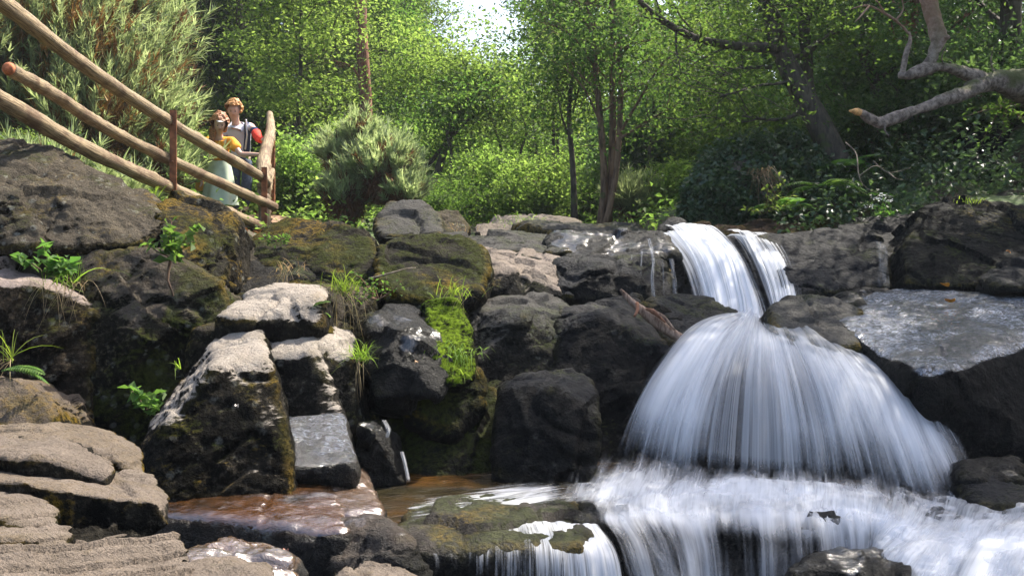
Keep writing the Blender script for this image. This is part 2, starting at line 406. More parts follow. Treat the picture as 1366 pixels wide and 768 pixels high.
rock('big grey lichened boulder under the left end of the log fence', [[(-120, 330, 5.8), (60, 337, 5.8), (185, 330, 6.0), (214, 305, 6.25), (208, 270, 6.6), (160, 250, 6.95), (95, 226, 7.2), (40, 198, 7.4), (-120, 190, 7.4), (0, 260, 6.1), (110, 275, 6.1)],
     [(10, 205, 7.3), (30, 195, 7.6), (70, 197, 7.6), (100, 215, 7.5), (90, 235, 7.2)]], m_grey, back=.8, amp=.07, crack=.06, blocky=.028, fine=.016)
rock('squarish dark boulder with an orange mossy edge below the fence post', [(207, 272, 6.5), (232, 261, 6.8), (288, 273, 6.8), (309, 300, 6.5), (306, 350, 6.2), (297, 378, 6.05), (250, 366, 5.95), (216, 325, 6.0)], rock_mat(top=.1, moss=.5, orange=.6, lichen=.6, bright=1.1, topcol=(.22, .2, .16)), back=.7)
rock('tall blackish mossy rock wall in the middle of the left cliff', [[(95, 340, 5.95), (215, 338, 5.95), (262, 360, 5.9), (298, 384, 5.8), (312, 430, 5.7), (255, 525, 5.5), (205, 596, 5.35), (60, 600, 5.35), (60, 420, 5.75), (180, 440, 5.55)]], m_cliff, back=.7, amp=.07, crack=.035, blocky=.04)
rock('low overhung rock step in the upper left recess', [(-110, 338, 6.0), (100, 338, 6.1), (110, 395, 5.9), (-110, 395, 5.9)], m_cliff, back=.4, amp=.05)
rock('brown grey block with a sunlit top at the left edge, under the weeds', [[(-110, 384, 5.55), (50, 388, 5.6), (112, 402, 5.65), (125, 420, 5.6), (118, 590, 5.2), (-110, 600, 5.1), (-110, 374, 5.85), (40, 372, 5.9)],
      [(-110, 360, 5.9), (-10, 358, 5.9), (20, 372, 5.8), (-110, 385, 5.6)]], rock_mat(top=.8, moss=.3, bright=1.15, orange=.4, lichen=.3, topcol=(.42, .34, .30), tint=(1.15, 1, .9), toplo=.68), back=.5, amp=.05, crack=.045, blocky=.05)
rock('rounded rusty brown rock with a fern on it at the far left', [(-100, 500, 5.0), (20, 500, 5.0), (55, 520, 4.95), (72, 560, 4.8), (65, 600, 4.7), (-100, 600, 4.6)], rock_mat(top=.5, moss=.45, orange=.8, bright=.9, topcol=(.3, .24, .19)), back=.5)
rock('narrow rock wedged beside the path steps', [(300, 320, 7.0), (330, 330, 7.0), (345, 345, 6.9), (330, 375, 6.7), (300, 395, 6.5)], m_grey, back=.5, amp=.03, vox=.02)
rock('mossy boulder beside the foot of the log handrail', [[(328, 336, 7.0), (352, 308, 7.5), (382, 293, 7.6), (450, 298, 7.5), (492, 320, 7.3), (503, 350, 6.9), (497, 392, 6.6), (430, 398, 6.5), (335, 392, 6.6), (322, 362, 6.8)]], rock_mat(top=.1, moss=.6, orange=.5, lichen=.6, bright=1.1, topcol=(.22, .2, .16)), back=.8, amp=.06)
rock('pale flat topped slab above the triangular rock', [[(348, 382, 6.1), (400, 383, 6.1), (432, 392, 5.95), (292, 424, 5.35), (330, 428, 5.25), (402, 408, 5.45), (425, 401, 5.5), (292, 455, 5.35), (350, 462, 5.3), (425, 440, 5.4)]], m_pale, back=.4, amp=.02, smooth=1, blocky=.012)
rock('shaded block under the pale slab', [(260, 440, 5.55), (360, 445, 5.5), (430, 430, 5.6), (440, 480, 5.5), (360, 600, 5.3), (250, 600, 5.3)], m_cliff, back=.5)
rock('triangular rock with a bright sloping pale side and dark mossy face', [[(290, 458, 5.3), (346, 443, 5.3), (352, 462, 5.1), (203, 575, 4.85), (224, 573, 4.55), (290, 498, 4.72), (352, 482, 4.85), (192, 612, 4.6), (196, 652, 4.45), (215, 668, 4.4), (384, 662, 4.5), (380, 600, 4.6), (362, 500, 4.8)]], m_tri, back=.45, drop=.5, amp=.025, smooth=1, blocky=.012, vox=.018)
rock('leaning dark block with a bright flat top right of the triangular rock', [(352, 456, 5.45), (392, 444, 5.5), (420, 452, 5.4), (442, 520, 5.2), (470, 608, 5.05), (462, 640, 5.0), (382, 640, 5.0), (362, 560, 5.15), (353, 500, 5.25), (354, 478, 5.2), (418, 472, 5.2)], rock_mat(top=.95, moss=.3, wet=.2, bright=.9, topcol=SAND, toplo=.42), back=.4, amp=.02, blocky=.012, smooth=3, vox=.02)
rock('upright dark block with a pale corner beside the grass tuft', [(398, 447, 5.7), (440, 437, 5.8), (464, 448, 5.75), (476, 490, 5.45), (474, 560, 5.35), (480, 640, 5.2), (440, 640, 5.2), (424, 472, 5.3), (466, 478, 5.35), (420, 600, 5.2)], rock_mat(top=.95, moss=.3, wet=.2, bright=.8, topcol=SAND, toplo=.42), back=.5, amp=.025, blocky=.012, smooth=3, vox=.02)
rock('smooth wet slab mirroring the sky at the base of the blocks', [(371, 560, 5.05), (456, 553, 5.05), (473, 622, 4.66), (388, 628, 4.62), (374, 590, 4.8), (388, 640, 4.68), (472, 645, 4.7), (371, 600, 4.85)], rock_mat(top=0, moss=0.0, wet=1.0, bright=.9, lichen=0.0, film=True, sheen=True, sky_sheen_col=(.20, .22, .27)), back=.25, drop=.5, amp=.04, blocky=.012, crack=.01, smooth=2, vox=.015, fine=.008)
rock('small dark wet wedge with a trickle beside it', [(470, 560, 5.15), (500, 556, 5.3), (532, 578, 5.3), (542, 650, 5.15), (478, 650, 5.05), (500, 575, 5.05)], m_wet, back=.4, amp=.012, vox=.016, inflate=.0, smooth=1, blocky=.012)
rock('mossy boulder at the head of the gully, behind the grass tufts', [[(502, 332, 6.75), (540, 315, 7.1), (600, 317, 7.1), (642, 336, 6.9), (652, 362, 6.6), (640, 396, 6.3), (600, 412, 6.2), (520, 402, 6.2), (500, 372, 6.35)]], rock_mat(top=.1, moss=.62, orange=.2, lichen=.7, bright=1.1, topcol=(.22, .2, .16)), back=.8, amp=.05)
rock('dark rock behind the grass tuft, under the mossy boulders', [(330, 385, 6.1), (495, 380, 6.2), (505, 430, 6.1), (495, 520, 5.8), (480, 640, 5.5), (430, 640, 5.5), (380, 430, 5.9)], m_cliff, back=.5, amp=.07)
rock('wet black jutting rock left of the bright moss', [(494, 432, 5.7), (522, 410, 6.0), (560, 413, 6.0), (588, 445, 5.75), (600, 495, 5.5), (582, 528, 5.3), (502, 532, 5.3), (490, 482, 5.5), (545, 470, 5.4)], m_wet, back=.6, amp=.05, blocky=.05, vox=.02)
rock('dark damp rock with olive moss above the pool edge', [(492, 538, 5.8), (570, 525, 5.85), (640, 505, 5.9), (690, 560, 5.7), (705, 640, 5.45), (520, 650, 5.35), (490, 600, 5.55)], m_olive, back=.5, amp=.07, blocky=.05)
rock('mossy ledge directly under the bright green moss', [(556, 505, 5.65), (630, 500, 5.7), (640, 540, 5.6), (600, 580, 5.5), (550, 560, 5.5)], m_olive, back=.4, amp=.05)
rock('rock pillar coated in bright green moss', [(566, 408, 5.95), (606, 402, 6.0), (624, 440, 5.75), (630, 500, 5.45), (615, 514, 5.38), (594, 512, 5.38), (572, 470, 5.55)], m_moss, back=.5, amp=.05, vox=.02)
rock('tall dark wall block below the pale ledge', [[(628, 412, 6.4), (660, 402, 6.7), (742, 403, 6.7), (766, 416, 6.5), (778, 470, 6.2), (775, 640, 5.75), (640, 640, 5.7), (626, 500, 6.0), (700, 430, 6.15)]], m_darkm, back=.7, amp=.05, blocky=.035)
rock('dark wall block beside the fall, under the driftwood', [[(742, 410, 6.4), (800, 398, 6.75), (850, 398, 6.75), (872, 430, 6.45), (900, 475, 6.1), (885, 540, 5.9), (830, 640, 5.6), (755, 640, 5.65), (800, 420, 6.2), (745, 460, 6.15)]], m_dark, back=.7, amp=.05, blocky=.035)
rock('rounded black boulder at the foot of the dark wall', [[(674, 520, 5.6), (696, 500, 5.8), (768, 497, 5.8), (788, 512, 5.65), (800, 560, 5.4), (794, 640, 5.25), (668, 640, 5.25), (668, 570, 5.45), (730, 520, 5.4)]], m_dark, back=.5, amp=.03, blocky=.025)
rock('long sunlit ledge with a pale crown in the middle of the rock step', [[(600, 340, 7.4), (645, 334, 7.7), (705, 336, 7.7), (762, 350, 7.5), (770, 400, 6.95), (640, 402, 6.85), (628, 375, 6.95), (690, 362, 7.0)]], rock_mat(top=.85, moss=.35, wet=.3, bright=.8, orange=.6, lichen=.1, topcol=(.34, .28, .23), toplo=.52), back=.7, amp=.03, fine=.006, blocky=.02)
rock('long dark undercut ledge left of the upper fall', [[(740, 348, 7.4), (880, 346, 7.4), (900, 400, 7.0), (745, 402, 6.95), (800, 360, 7.1)]], m_dark, back=.7, amp=.05)
rock('thin upper ledge running back from the pale ledge', [[(590, 318, 8.3), (700, 314, 8.5), (745, 314, 8.4), (760, 340, 7.6), (640, 338, 7.7), (596, 332, 7.8)]], m_darkm, back=.8, amp=.04)
rock('lumpy wet black ledge at the lip left of the upper fall', [[(735, 314, 8.3), (800, 309, 8.3), (885, 311, 8.1), (905, 345, 7.5), (760, 350, 7.5), (735, 335, 7.8)]], m_wet, back=.8, amp=.06, blocky=.03)
rock('dark rock face behind the upper fall', [(880, 314, 8.1), (1055, 317, 8.1), (1068, 400, 7.55), (1045, 450, 7.2), (890, 450, 7.2)], m_dark, back=.6, amp=.05)
rock('low wet purplish rock at the left foot of the upper fall', [(868, 408, 6.75), (940, 402, 6.95), (985, 420, 6.75), (970, 460, 6.3), (890, 462, 6.25)], m_dark, back=.4, amp=.04, vox=.02)
rock('square black block right of the upper fall', [[(1012, 320, 7.95), (1100, 315, 8.2), (1172, 319, 8.0), (1184, 385, 7.3), (1060, 400, 7.2), (1040, 370, 7.4)]], m_dark, back=.8, amp=.05)
rock('wet rock with a trickle between the black block and the big right boulder', [[(1095, 311, 8.5), (1140, 292, 8.9), (1218, 288, 8.9), (1228, 330, 8.2), (1218, 390, 7.5), (1130, 392, 7.5)]], m_dark, back=.6, amp=.05)
rock('big dark humped boulder on the right bank', [[(1207, 330, 7.5), (1222, 290, 7.9), (1262, 269, 8.3), (1330, 275, 8.3), (1440, 282, 8.2), (1460, 390, 6.9), (1300, 385, 6.9), (1213, 380, 7.1)]], rock_mat(top=.0, moss=.3, wet=.3, bright=.55, lichen=.15, tint=(.9, .98, 1.1)), back=.9, amp=.06)
rock('mossy rock at the right edge behind the humped boulder', [(1318, 272, 8.8), (1345, 254, 9.0), (1440, 245, 9.0), (1440, 285, 8.6), (1325, 284, 8.6)], m_darkm, back=.6)
rock('low rounded rock touching the right side of the upper fall', [[(1028, 415, 6.25), (1050, 400, 6.5), (1110, 397, 6.5), (1150, 415, 6.3), (1145, 470, 5.8), (1080, 470, 5.8), (1034, 440, 6.0)]], m_darkm, back=.5, amp=.03, vox=.02)
rock('small dark knob behind the wet slab on the right', [(1118, 398, 7.0), (1150, 388, 7.1), (1190, 390, 7.1), (1200, 415, 6.7), (1130, 420, 6.6)], m_wet, back=.3, amp=.03, vox=.02)
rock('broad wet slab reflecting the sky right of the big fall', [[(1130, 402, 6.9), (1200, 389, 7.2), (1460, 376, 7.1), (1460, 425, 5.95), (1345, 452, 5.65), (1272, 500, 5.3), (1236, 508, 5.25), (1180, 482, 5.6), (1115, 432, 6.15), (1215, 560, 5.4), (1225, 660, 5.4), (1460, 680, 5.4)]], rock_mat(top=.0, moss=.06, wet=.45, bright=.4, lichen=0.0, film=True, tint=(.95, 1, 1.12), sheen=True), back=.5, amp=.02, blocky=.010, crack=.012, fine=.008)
rock('curved dark rim of rock at the right edge above the wet slab', [(1318, 372, 6.75), (1345, 352, 7.0), (1450, 345, 7.0), (1450, 390, 6.4), (1335, 384, 6.5)], m_dark, back=.4, amp=.03, vox=.02)
rock('small wet stone shining at the right edge beside the big fall', [(1285, 622, 4.95), (1320, 611, 5.1), (1356, 616, 5.05), (1362, 645, 4.8), (1290, 645, 4.8)], m_wet, back=.25, amp=.015, vox=.014)
rock('low dark wet rock at the right edge above the white water', [(1290, 652, 4.8), (1330, 640, 4.95), (1450, 640, 5.0), (1450, 690, 4.6), (1310, 685, 4.6)], m_dark, back=.3, amp=.03, vox=.02)
rock('domed dark rock under the big fall', [[(880, 500, 6.0), (930, 462, 6.35), (1080, 455, 6.4), (1175, 485, 6.1), (1235, 570, 5.75), (1265, 690, 5.45), (870, 660, 5.5), (862, 570, 5.8), (950, 490, 5.75), (1120, 500, 5.6), (1170, 680, 5.25), (940, 660, 5.2)]], rock_mat(top=.0, moss=.1, wet=.5, bright=.4, lichen=0, brown=.25), back=.6, amp=.05)
rock('flat wet brown shelf in front of the triangular rock', [[(225, 660, 4.62), (300, 648, 4.75), (386, 640, 4.85), (425, 655, 4.65), (460, 712, 4.02), (430, 712, 4.0), (300, 694, 4.15), (205, 690, 4.25), (205, 830, 4.05), (465, 830, 3.95)]], rock_mat(top=.0, moss=.0, wet=1.0, bright=.7, lichen=0.0, film=True, brown=1.0), back=.3, drop=0.0, amp=.010, blocky=.004, fine=.005, crack=.01, vox=.016, smooth=2)
rock('wet tan shelf between the triangular rock and the pool', [[(386, 636, 4.95), (478, 634, 4.98), (505, 688, 4.32), (442, 694, 4.25), (510, 740, 4.25), (440, 740, 4.2)]], rock_mat(top=.4, moss=.0, wet=1.0, bright=1.0, lichen=0.0, film=True, brown=.7, topcol=(.20, .14, .10)), back=.2, drop=.1, amp=.015, blocky=.012, fine=.006, vox=.016, smooth=2)
rock('dark block with a wet rim between the two shelves at the bottom', [[(446, 698, 4.12), (508, 692, 4.2), (545, 730, 3.95), (552, 830, 3.9), (450, 830, 3.85)]], m_shelf, back=.3, amp=.03, vox=.018)
rock('long mossy lower shelf with water slipping over its rim', [[(520, 712, 4.2), (600, 706, 4.25), (700, 704, 4.3), (790, 716, 4.25), (800, 840, 4.1), (540, 840, 4.0), (530, 740, 4.0), (650, 728, 4.08), (770, 735, 4.08)]], rock_mat(top=.1, moss=.55, wet=.7, bright=.6, orange=.1, lichen=0), back=.5, drop=.05, amp=.03, vox=.02)
rock('wet rock breaking through the white water at the bottom right', [[(1062, 785, 3.95), (1090, 757, 4.1), (1150, 740, 4.2), (1205, 745, 4.2), (1215, 770, 4.0), (1200, 850, 3.9), (1060, 850, 3.85)]], m_wet, back=.3, amp=.03, vox=.016)
rock('dark rock step under the lower cascade', [[(770, 698, 4.42), (900, 693, 4.46), (1060, 693, 4.5), (1480, 712, 4.45), (1480, 860, 4.2), (770, 860, 4.2)]], m_dark, back=.8, drop=0, amp=.03)
# foreground ledges
def gl(p, s=1.0): return p
LEDGE_MOSSY = rock_mat(top=.9, moss=.6, bright=1.1, orange=.85, lichen=.2, topcol=(.225, .185, .15), toplo=.45)
rock('thin sunlit slab topping the foreground ledges, yellow moss on its right edge', [[(-120, 563, 3.95), (60, 565, 3.95), (130, 576, 3.9), (180, 600, 3.74), (190, 622, 3.56), (176, 628, 3.46), (140, 610, 3.48), (60, 592, 3.55), (-120, 590, 3.55), (-120, 625, 3.5), (188, 650, 3.45)]], LEDGE_MOSSY, vox=.011, strata=(.05, .016, (.0, .1)), crack=.015, cat='rock ledge', name='rock_ledge', back=.1, drop=.1, amp=.014, smooth=2, blocky=.007, inflate=.006, fine=.006)
rock('second sunlit slab of the foreground ledges, broad and flat with a thin dark front', [[(-120, 580, 3.62), (70, 582, 3.6), (120, 598, 3.5), (152, 622, 3.36), (146, 632, 3.28), (60, 614, 3.22), (-120, 606, 3.22), (-120, 640, 3.2), (140, 650, 3.25)]], m_ledge, vox=.011, crack=.015, cat='rock ledge', name='rock_ledge', back=.1, drop=.1, amp=.014, smooth=2, blocky=.007, inflate=.006, fine=.006)
rock('small rounded lobe of rock at the right end of the foreground slabs', [[(105, 636, 3.32), (165, 625, 3.45), (198, 636, 3.4), (206, 655, 3.3), (190, 668, 3.25), (118, 665, 3.2)]], m_ledge, vox=.011, crack=.01, cat='rock ledge', name='rock_ledge', back=.1, drop=.1, amp=.014, smooth=2, blocky=.007, inflate=.006, fine=.006)
rock('thick sunlit ledge with a mossy dark face and a yellow mossy right end', [[(-120, 612, 3.5), (60, 618, 3.46), (150, 640, 3.36), (212, 654, 3.3), (230, 668, 3.22), (226, 700, 3.08), (205, 668, 3.05), (140, 660, 3.02), (40, 645, 3.0), (-120, 636, 3.0), (-120, 725, 2.98), (100, 730, 2.98), (190, 728, 3.05)]], LEDGE_MOSSY, vox=.012, crack=.02, cat='rock ledge', name='rock_ledge', back=.1, drop=.1, amp=.014, smooth=2, blocky=.007, inflate=.006, fine=.006)
rock('narrow layered ledge at the left edge, just below the mossy faced ledge', [[(-120, 664, 2.95), (20, 667, 2.95), (56, 684, 2.88), (62, 700, 2.78), (0, 694, 2.68), (-120, 690, 2.62), (-120, 730, 2.6), (62, 720, 2.75)]], m_ledge, vox=.010, strata=(.05, .016, (-.2, .3)), crack=.01, cat='rock ledge', name='rock_ledge', back=.1, drop=.1, amp=.014, smooth=2, blocky=.007, inflate=.006, fine=.006)
rock('low ledge at the left edge with its rounded nose above the cracked lowest ledge', [[(-120, 692, 2.75), (30, 696, 2.75), (84, 708, 2.72), (86, 722, 2.66), (20, 718, 2.55), (-120, 720, 2.45), (-120, 770, 2.42), (80, 745, 2.62)]], m_ledge, vox=.010, strata=(.05, .016, (-.3, .4)), crack=.01, cat='rock ledge', name='rock_ledge', back=.1, drop=.1, amp=.014, smooth=2, blocky=.007, inflate=.006, fine=.006)
rock('lowest foreground ledge, deeply cracked along its layers', [[(-120, 722, 2.6), (60, 716, 2.75), (130, 708, 2.9), (165, 710, 2.92), (200, 724, 2.88), (255, 742, 2.8), (263, 762, 2.72), (200, 820, 2.35), (-120, 860, 1.95), (270, 860, 2.5), (-120, 900, 1.95)]], m_ledge, vox=.009, strata=(.060, .045, (-.50, .62)), crack=.02, cat='rock ledge', name='rock_ledge', back=.1, drop=.1, amp=.014, smooth=2, blocky=.007, inflate=.006, fine=.006)
rock('wet brown stone tucked behind the lowest foreground ledge', [(240, 735, 3.3), (300, 724, 3.5), (345, 735, 3.5), (388, 752, 3.4), (392, 790, 3.2), (260, 790, 3.1)], rock_mat(top=.2, moss=.1, wet=.9, bright=.9, lichen=0.0, film=True, brown=.8, topcol=(.3, .2, .12)), back=.2, amp=.012, blocky=.006, vox=.012, strata=(.08, .02, (.2, .2)), smooth=3)
rock('pale stone at the bottom edge beside the lowest ledge', [(225, 762, 2.75), (280, 755, 2.85), (345, 764, 2.75), (355, 810, 2.6), (225, 810, 2.5)], m_ledge, back=.15, amp=.01, vox=.010, smooth=3, inflate=.006, cat='rock ledge', name='rock_ledge')
rock('pale sandy stone at the bottom edge in front of the dark block', [(425, 766, 3.0), (480, 757, 3.15), (530, 760, 3.15), (560, 775, 3.0), (560, 810, 2.9), (425, 810, 2.8)], m_ledge, back=.15, amp=.012, vox=.010, smooth=3, inflate=.006, cat='rock ledge', name='rock_ledge')
# rocks on the stream's head
rock('dark boulder behind the rock step, in front of the round gorse bush', [(500, 296, 9.6), (520, 274, 9.9), (560, 272, 9.9), (588, 290, 9.8), (592, 318, 9.4), (505, 318, 9.2)], m_darkm, back=.6, vox=.035)
rock('sunlit grey boulder right of the dark boulder by the gorse', [(560, 300, 10.2), (585, 282, 10.4), (612, 288, 10.3), (628, 303, 10), (625, 322, 9.7), (560, 322, 9.6)], m_grey, back=.5, vox=.035)
rock('low pale slab on the far side of the stream head, left of the twin trunks', [(628, 304, 10.6), (665, 289, 11.3), (700, 286, 11.5), (765, 288, 11.4), (780, 300, 10.9), (775, 318, 10.2), (635, 318, 10.2)], rock_mat(top=.7, moss=.3, bright=1.2, lichen=.4, topcol=(.4, .34, .28), toplo=.3), back=.5, vox=.035, strata=(.12, .03, (.1, .1)))
rock('flat stone at the foot of the twin trunks', [(690, 306, 9.8), (760, 300, 10.2), (850, 303, 10.0), (870, 312, 9.5), (700, 316, 9.3)], m_darkm, back=.5, vox=.03)
rock('low brown rock rim along the stream behind the upper fall', [(925, 306, 9.0), (960, 299, 9.3), (1020, 296, 9.4), (1085, 303, 9.2), (1100, 316, 8.8), (930, 316, 8.8)], m_brown, back=.5, vox=.03)
rock('small black fin of rock standing at the top of the upper fall', [(877, 312, 8.2), (896, 293, 8.3), (912, 296, 8.3), (914, 314, 8.1)], m_dark, back=.15, vox=.015, amp=.01, smooth=2, blocky=.01)
rock('dark stone face at the far right behind the dead tree', [(1295, 150, 10.5), (1400, 130, 10.5), (1480, 200, 10.2), (1480, 290, 9.6), (1310, 285, 9.6), (1290, 220, 10.0)], m_dark, back=.8, vox=.05, strata=(.3, .06, (.05, .1)), cat='rock outcrop')
rock('brown earth bank under the ivy beside the humped boulder', [(1090, 300, 9.4), (1150, 270, 10), (1290, 262, 10), (1300, 300, 9.2), (1100, 310, 9.1)], m_brown, back=.8, vox=.05, cat='rock outcrop')

# the bedrock the blocks are part of: fills the joints between them
def bedrock():
    ms = []
    for h in ([(-150, 340, 6.6), (300, 345, 6.6), (330, 400, 6.3), (330, 640, 5.75), (-150, 640, 5.75)], [(300, 330, 7.2), (520, 335, 7.2), (640, 345, 7.2), (640, 640, 5.9), (330, 640, 5.75), (330, 400, 6.3)],
              [(470, 410, 6.35), (640, 405, 6.45), (640, 640, 5.62), (480, 640, 5.5)], [(600, 345, 7.5), (900, 350, 7.5), (900, 410, 7.0), (600, 410, 7.0)], [(620, 408, 6.55), (880, 405, 6.6), (930, 460, 6.4), (900, 640, 5.9), (620, 640, 5.75)],
              [(590, 322, 8.6), (900, 318, 8.6), (900, 350, 7.6), (600, 345, 7.7)], [(1030, 322, 8.4), (1500, 300, 8.4), (1500, 400, 7.2), (1040, 400, 7.4)], [(1100, 400, 7.2), (1500, 390, 7.2), (1500, 660, 5.7), (1200, 660, 5.7)]):
        W = np.array([at(*p) for p in h]); ms.append(hull_mesh(np.concatenate([W, W + np.array([0, .9, -.25])])))
    me = remesh(join_meshes(ms), .035); V = relax(me, 1); Nn = normals(me); V = V + Nn * (.06 * fbm(V * 2.4, 4, 91) + .03 * fbm(V * 11, 3, 92) + facets(V, Nn, .3, .03, 93))[:, None]
    V, loc = recenter(V); me.vertices.foreach_set('co', V.astype(np.float32).ravel()); me.polygons.foreach_set('use_smooth', np.ones(len(me.polygons), bool)); me.update(); me.name = 'bedrock'; me.materials.clear()
    at_ = me.attributes.new('up', 'FLOAT', 'POINT'); at_.data.foreach_set('value', Nn[:, 2].astype(np.float32))
    tag(link('bedrock', me, rock_mat(top=0, moss=.4, wet=.4, bright=.5, lichen=0), None, loc), 'dark bedrock showing in the joints between the boulders', 'bedrock', kind='structure')
bedrock()
# ------------------------------------------------------------------ water
def silk_mat(name, us, vs, seed, lo=.35, hi=.65, dist=.3, col=(.88, .90, .94), detail=5, two=True, maxa=1.0, power=1.0):
    g = N(name); uv = g.n('ShaderNodeUVMap').outputs[0]
    dn = g.n('ShaderNodeAttribute', attribute_name='dens').outputs['Fac']
    m1 = g.n('ShaderNodeMapping', {'Vector': uv, 'Scale': (us, vs, 1), 'Location': (seed * 3.1, seed * 1.7, 0)}).outputs[0]
    a = g.noise(m1, 1.0, detail, .6, dist)
    if two:
        m2 = g.n('ShaderNodeMapping', {'Vector': uv, 'Scale': (us * 4.5, vs * 1.2, 1), 'Location': (seed * 5.3, 0, 0)}).outputs[0]
        b = g.noise(m2, 1.0, 3, .55, .2)
        a = g.math('ADD', g.math('MULTIPLY', a, .62), g.math('MULTIPLY', b, .38))
    # dens 0..1 moves the threshold
    thr = g.math('SUBTRACT', g.math('ADD', a, g.math('MULTIPLY', dn, .6)), .6)
    al = g.ss(thr, -.02 + lo - .35, hi - .35, 0, maxa)
    al = g.math('MULTIPLY', al, g.ss(dn, 0.0, .22))
    c = g.mix(g.ss(a, .38, .62), [x * .86 for x in col], col)
    bmp = g.n('ShaderNodeBump', {'Height': a, 'Distance': .02, 'Strength': .5}).outputs[0]
    p = g.n('ShaderNodeBsdfPrincipled', {'Base Color': c, 'Roughness': .45, 'Specular IOR Level': .4, 'Normal': bmp})
    t = g.n('ShaderNodeBsdfTranslucent', {'Color': (*col, 1)})
    s = g.n('ShaderNodeMixShader', {0: .4, 1: p.outputs[0], 2: t.outputs[0]})
    tr = g.n('ShaderNodeBsdfTransparent')
    return g.done(g.n('ShaderNodeMixShader', {0: al, 1: tr.outputs[0], 2: s.outputs[0]}).outputs[0])

def sheet(name, flows, nu, nv, densf, mat, off=0.0, lump=0.0, lf=(6, 6), seed=0, uvs=(1, 1), kind='structure', label='', cat='water', parent=None):
    """flows: list of flow lines, each a list of (px,py,depth) from source to foot"""
    L = np.array([spline([at(*p) for p in f], nv) for f in flows])     # flow, v, 3
    G = np.array([spline(L[:, j], nu) for j in range(nv)]).transpose(1, 0, 2)   # u, v, 3
    U, Vv = np.meshgrid(np.linspace(0, 1, nu), np.linspace(0, 1, nv), indexing='ij')
    # surface normal
    du = np.gradient(G, axis=0); dv = np.gradient(G, axis=1)
    nn = np.cross(du, dv); nn /= np.linalg.norm(nn, axis=2)[..., None] + 1e-9
    nn *= np.where(nn[..., 1:2] > 0, -1, 1) if abs(nn[..., 1].mean()) > abs(nn[..., 2].mean()) * .5 else np.where(nn[..., 2:3] < 0, -1, 1)
    h = off + lump * fbm(np.stack([U.ravel() * lf[0], Vv.ravel() * lf[1], U.ravel() * 0 + seed], 1), 3, seed + 5).reshape(nu, nv)
    G = G + nn * h[..., None]
    D = densf(U, Vv)
    i = np.arange((nu - 1) * (nv - 1)); r, c = i // (nv - 1), i % (nv - 1); a = r * nv + c
    Q = np.stack([a, a + 1, a + nv + 1, a + nv], 1)
    V = G.reshape(-1, 3); V2, loc = recenter(V)
    if parent is not None: V2 = V - np.array(parent.location); loc = (0, 0, 0); name = 'water_veil'
    o = link(name, mesh_np(name, V2, Q, uv=np.stack([U.ravel() * uvs[0], Vv.ravel() * uvs[1]], 1), dens=D.ravel()), mat, parent, loc)
    if parent is None: tag(o, label, cat, kind=kind)
    return o
def bump(x, c, w): return np.exp(-((x - c) / w) ** 2)
def edge(U, e=.1): return np.clip(U / e, 0, 1) * np.clip((1 - U) / e, 0, 1)

def water_plane(name, x0, x1, y0, y1, z, mat, label, n=60):
    xs = np.linspace(x0, x1, n); ys = np.linspace(y0, y1, n); X, Y = np.meshgrid(xs, ys)
    Z = z + .006 * fbm(np.stack([X.ravel() * 5, Y.ravel() * 9, X.ravel() * 0], 1), 3, 9).reshape(X.shape)
    i = np.arange((n - 1) * (n - 1)); r, c = i // (n - 1), i % (n - 1); a = r * n + c
    o = link(name, mesh_np(name, np.stack([X.ravel(), Y.ravel(), Z.ravel()], 1), np.stack([a, a + 1, a + n + 1, a + n], 1)), mat)
    return tag(o, label, 'water', kind='structure')
def pool_mat(name, c1, c2, sc=(3, 9, 3), bs=.5, foam=0.0):
    g = N(name); P = g.pos()
    m = g.n('ShaderNodeMapping', {'Vector': P, 'Scale': sc}).outputs[0]
    a = g.noise(m, 1.2, 4, .6, .8); b = g.noise(P, 1.3, 3)
    c = g.mix(g.ss(b, .4, .6), c1, c2)
    bm = g.n('ShaderNodeBump', {'Height': a, 'Distance': .06, 'Strength': bs}).outputs[0]
    p = g.n('ShaderNodeBsdfPrincipled', {'Base Color': c, 'Roughness': .12, 'Specular IOR Level': .6, 'IOR': 1.33, 'Normal': bm})
    return g.done(p.outputs[0])
POOL = ZC - 1.43
water_plane('pool_water', -1.3, 4.2, 4.5, 6.3, POOL, pool_mat('pool_water', (.07, .035, .010), (.025, .022, .012), bs=.8), 'dark brown pool below the falls')
water_plane('lower_pool_water', -2.6, 4.5, 2.0, 4.4, ZC - 1.78, pool_mat('lower_pool_water', (.01, .014, .02), (.02, .02, .02)), 'dark water below the lower shelf')
water_plane('stream_water', -1.2, 3.4, 8.75, 15, ZC - .12, pool_mat('stream_water', (.03, .03, .02), (.02, .025, .02)), 'stream running up to the lip of the upper fall')

UF = [[(874, 309, 8.25), (880, 311, 8.0), (904, 345, 7.6), (922, 395, 7.15), (930, 442, 6.75)],
      [(905, 308, 8.25), (922, 311, 8.0), (955, 345, 7.5), (973, 395, 7.05), (980, 440, 6.65)],
      [(925, 308, 8.25), (946, 312, 8.0), (977, 345, 7.5), (996, 395, 7.0), (1004, 440, 6.6)],
      [(940, 309, 8.25), (962, 313, 8.0), (990, 345, 7.5), (1012, 390, 7.05), (1030, 438, 6.65)]]
UR = [[(961, 313, 8.2), (978, 316, 8.0), (996, 345, 7.65), (1012, 385, 7.3), (1030, 434, 6.8)],
      [(990, 315, 8.2), (1005, 318, 8.0), (1024, 345, 7.6), (1038, 380, 7.3), (1046, 418, 6.9)],
      [(1022, 315, 8.2), (1038, 318, 8.0), (1056, 345, 7.65), (1068, 378, 7.35), (1074, 404, 7.1)]]
ms = [silk_mat('falling_water', 9, .8, 1, maxa=.96), silk_mat('falling_water', 14, .7, 2, maxa=.9)]
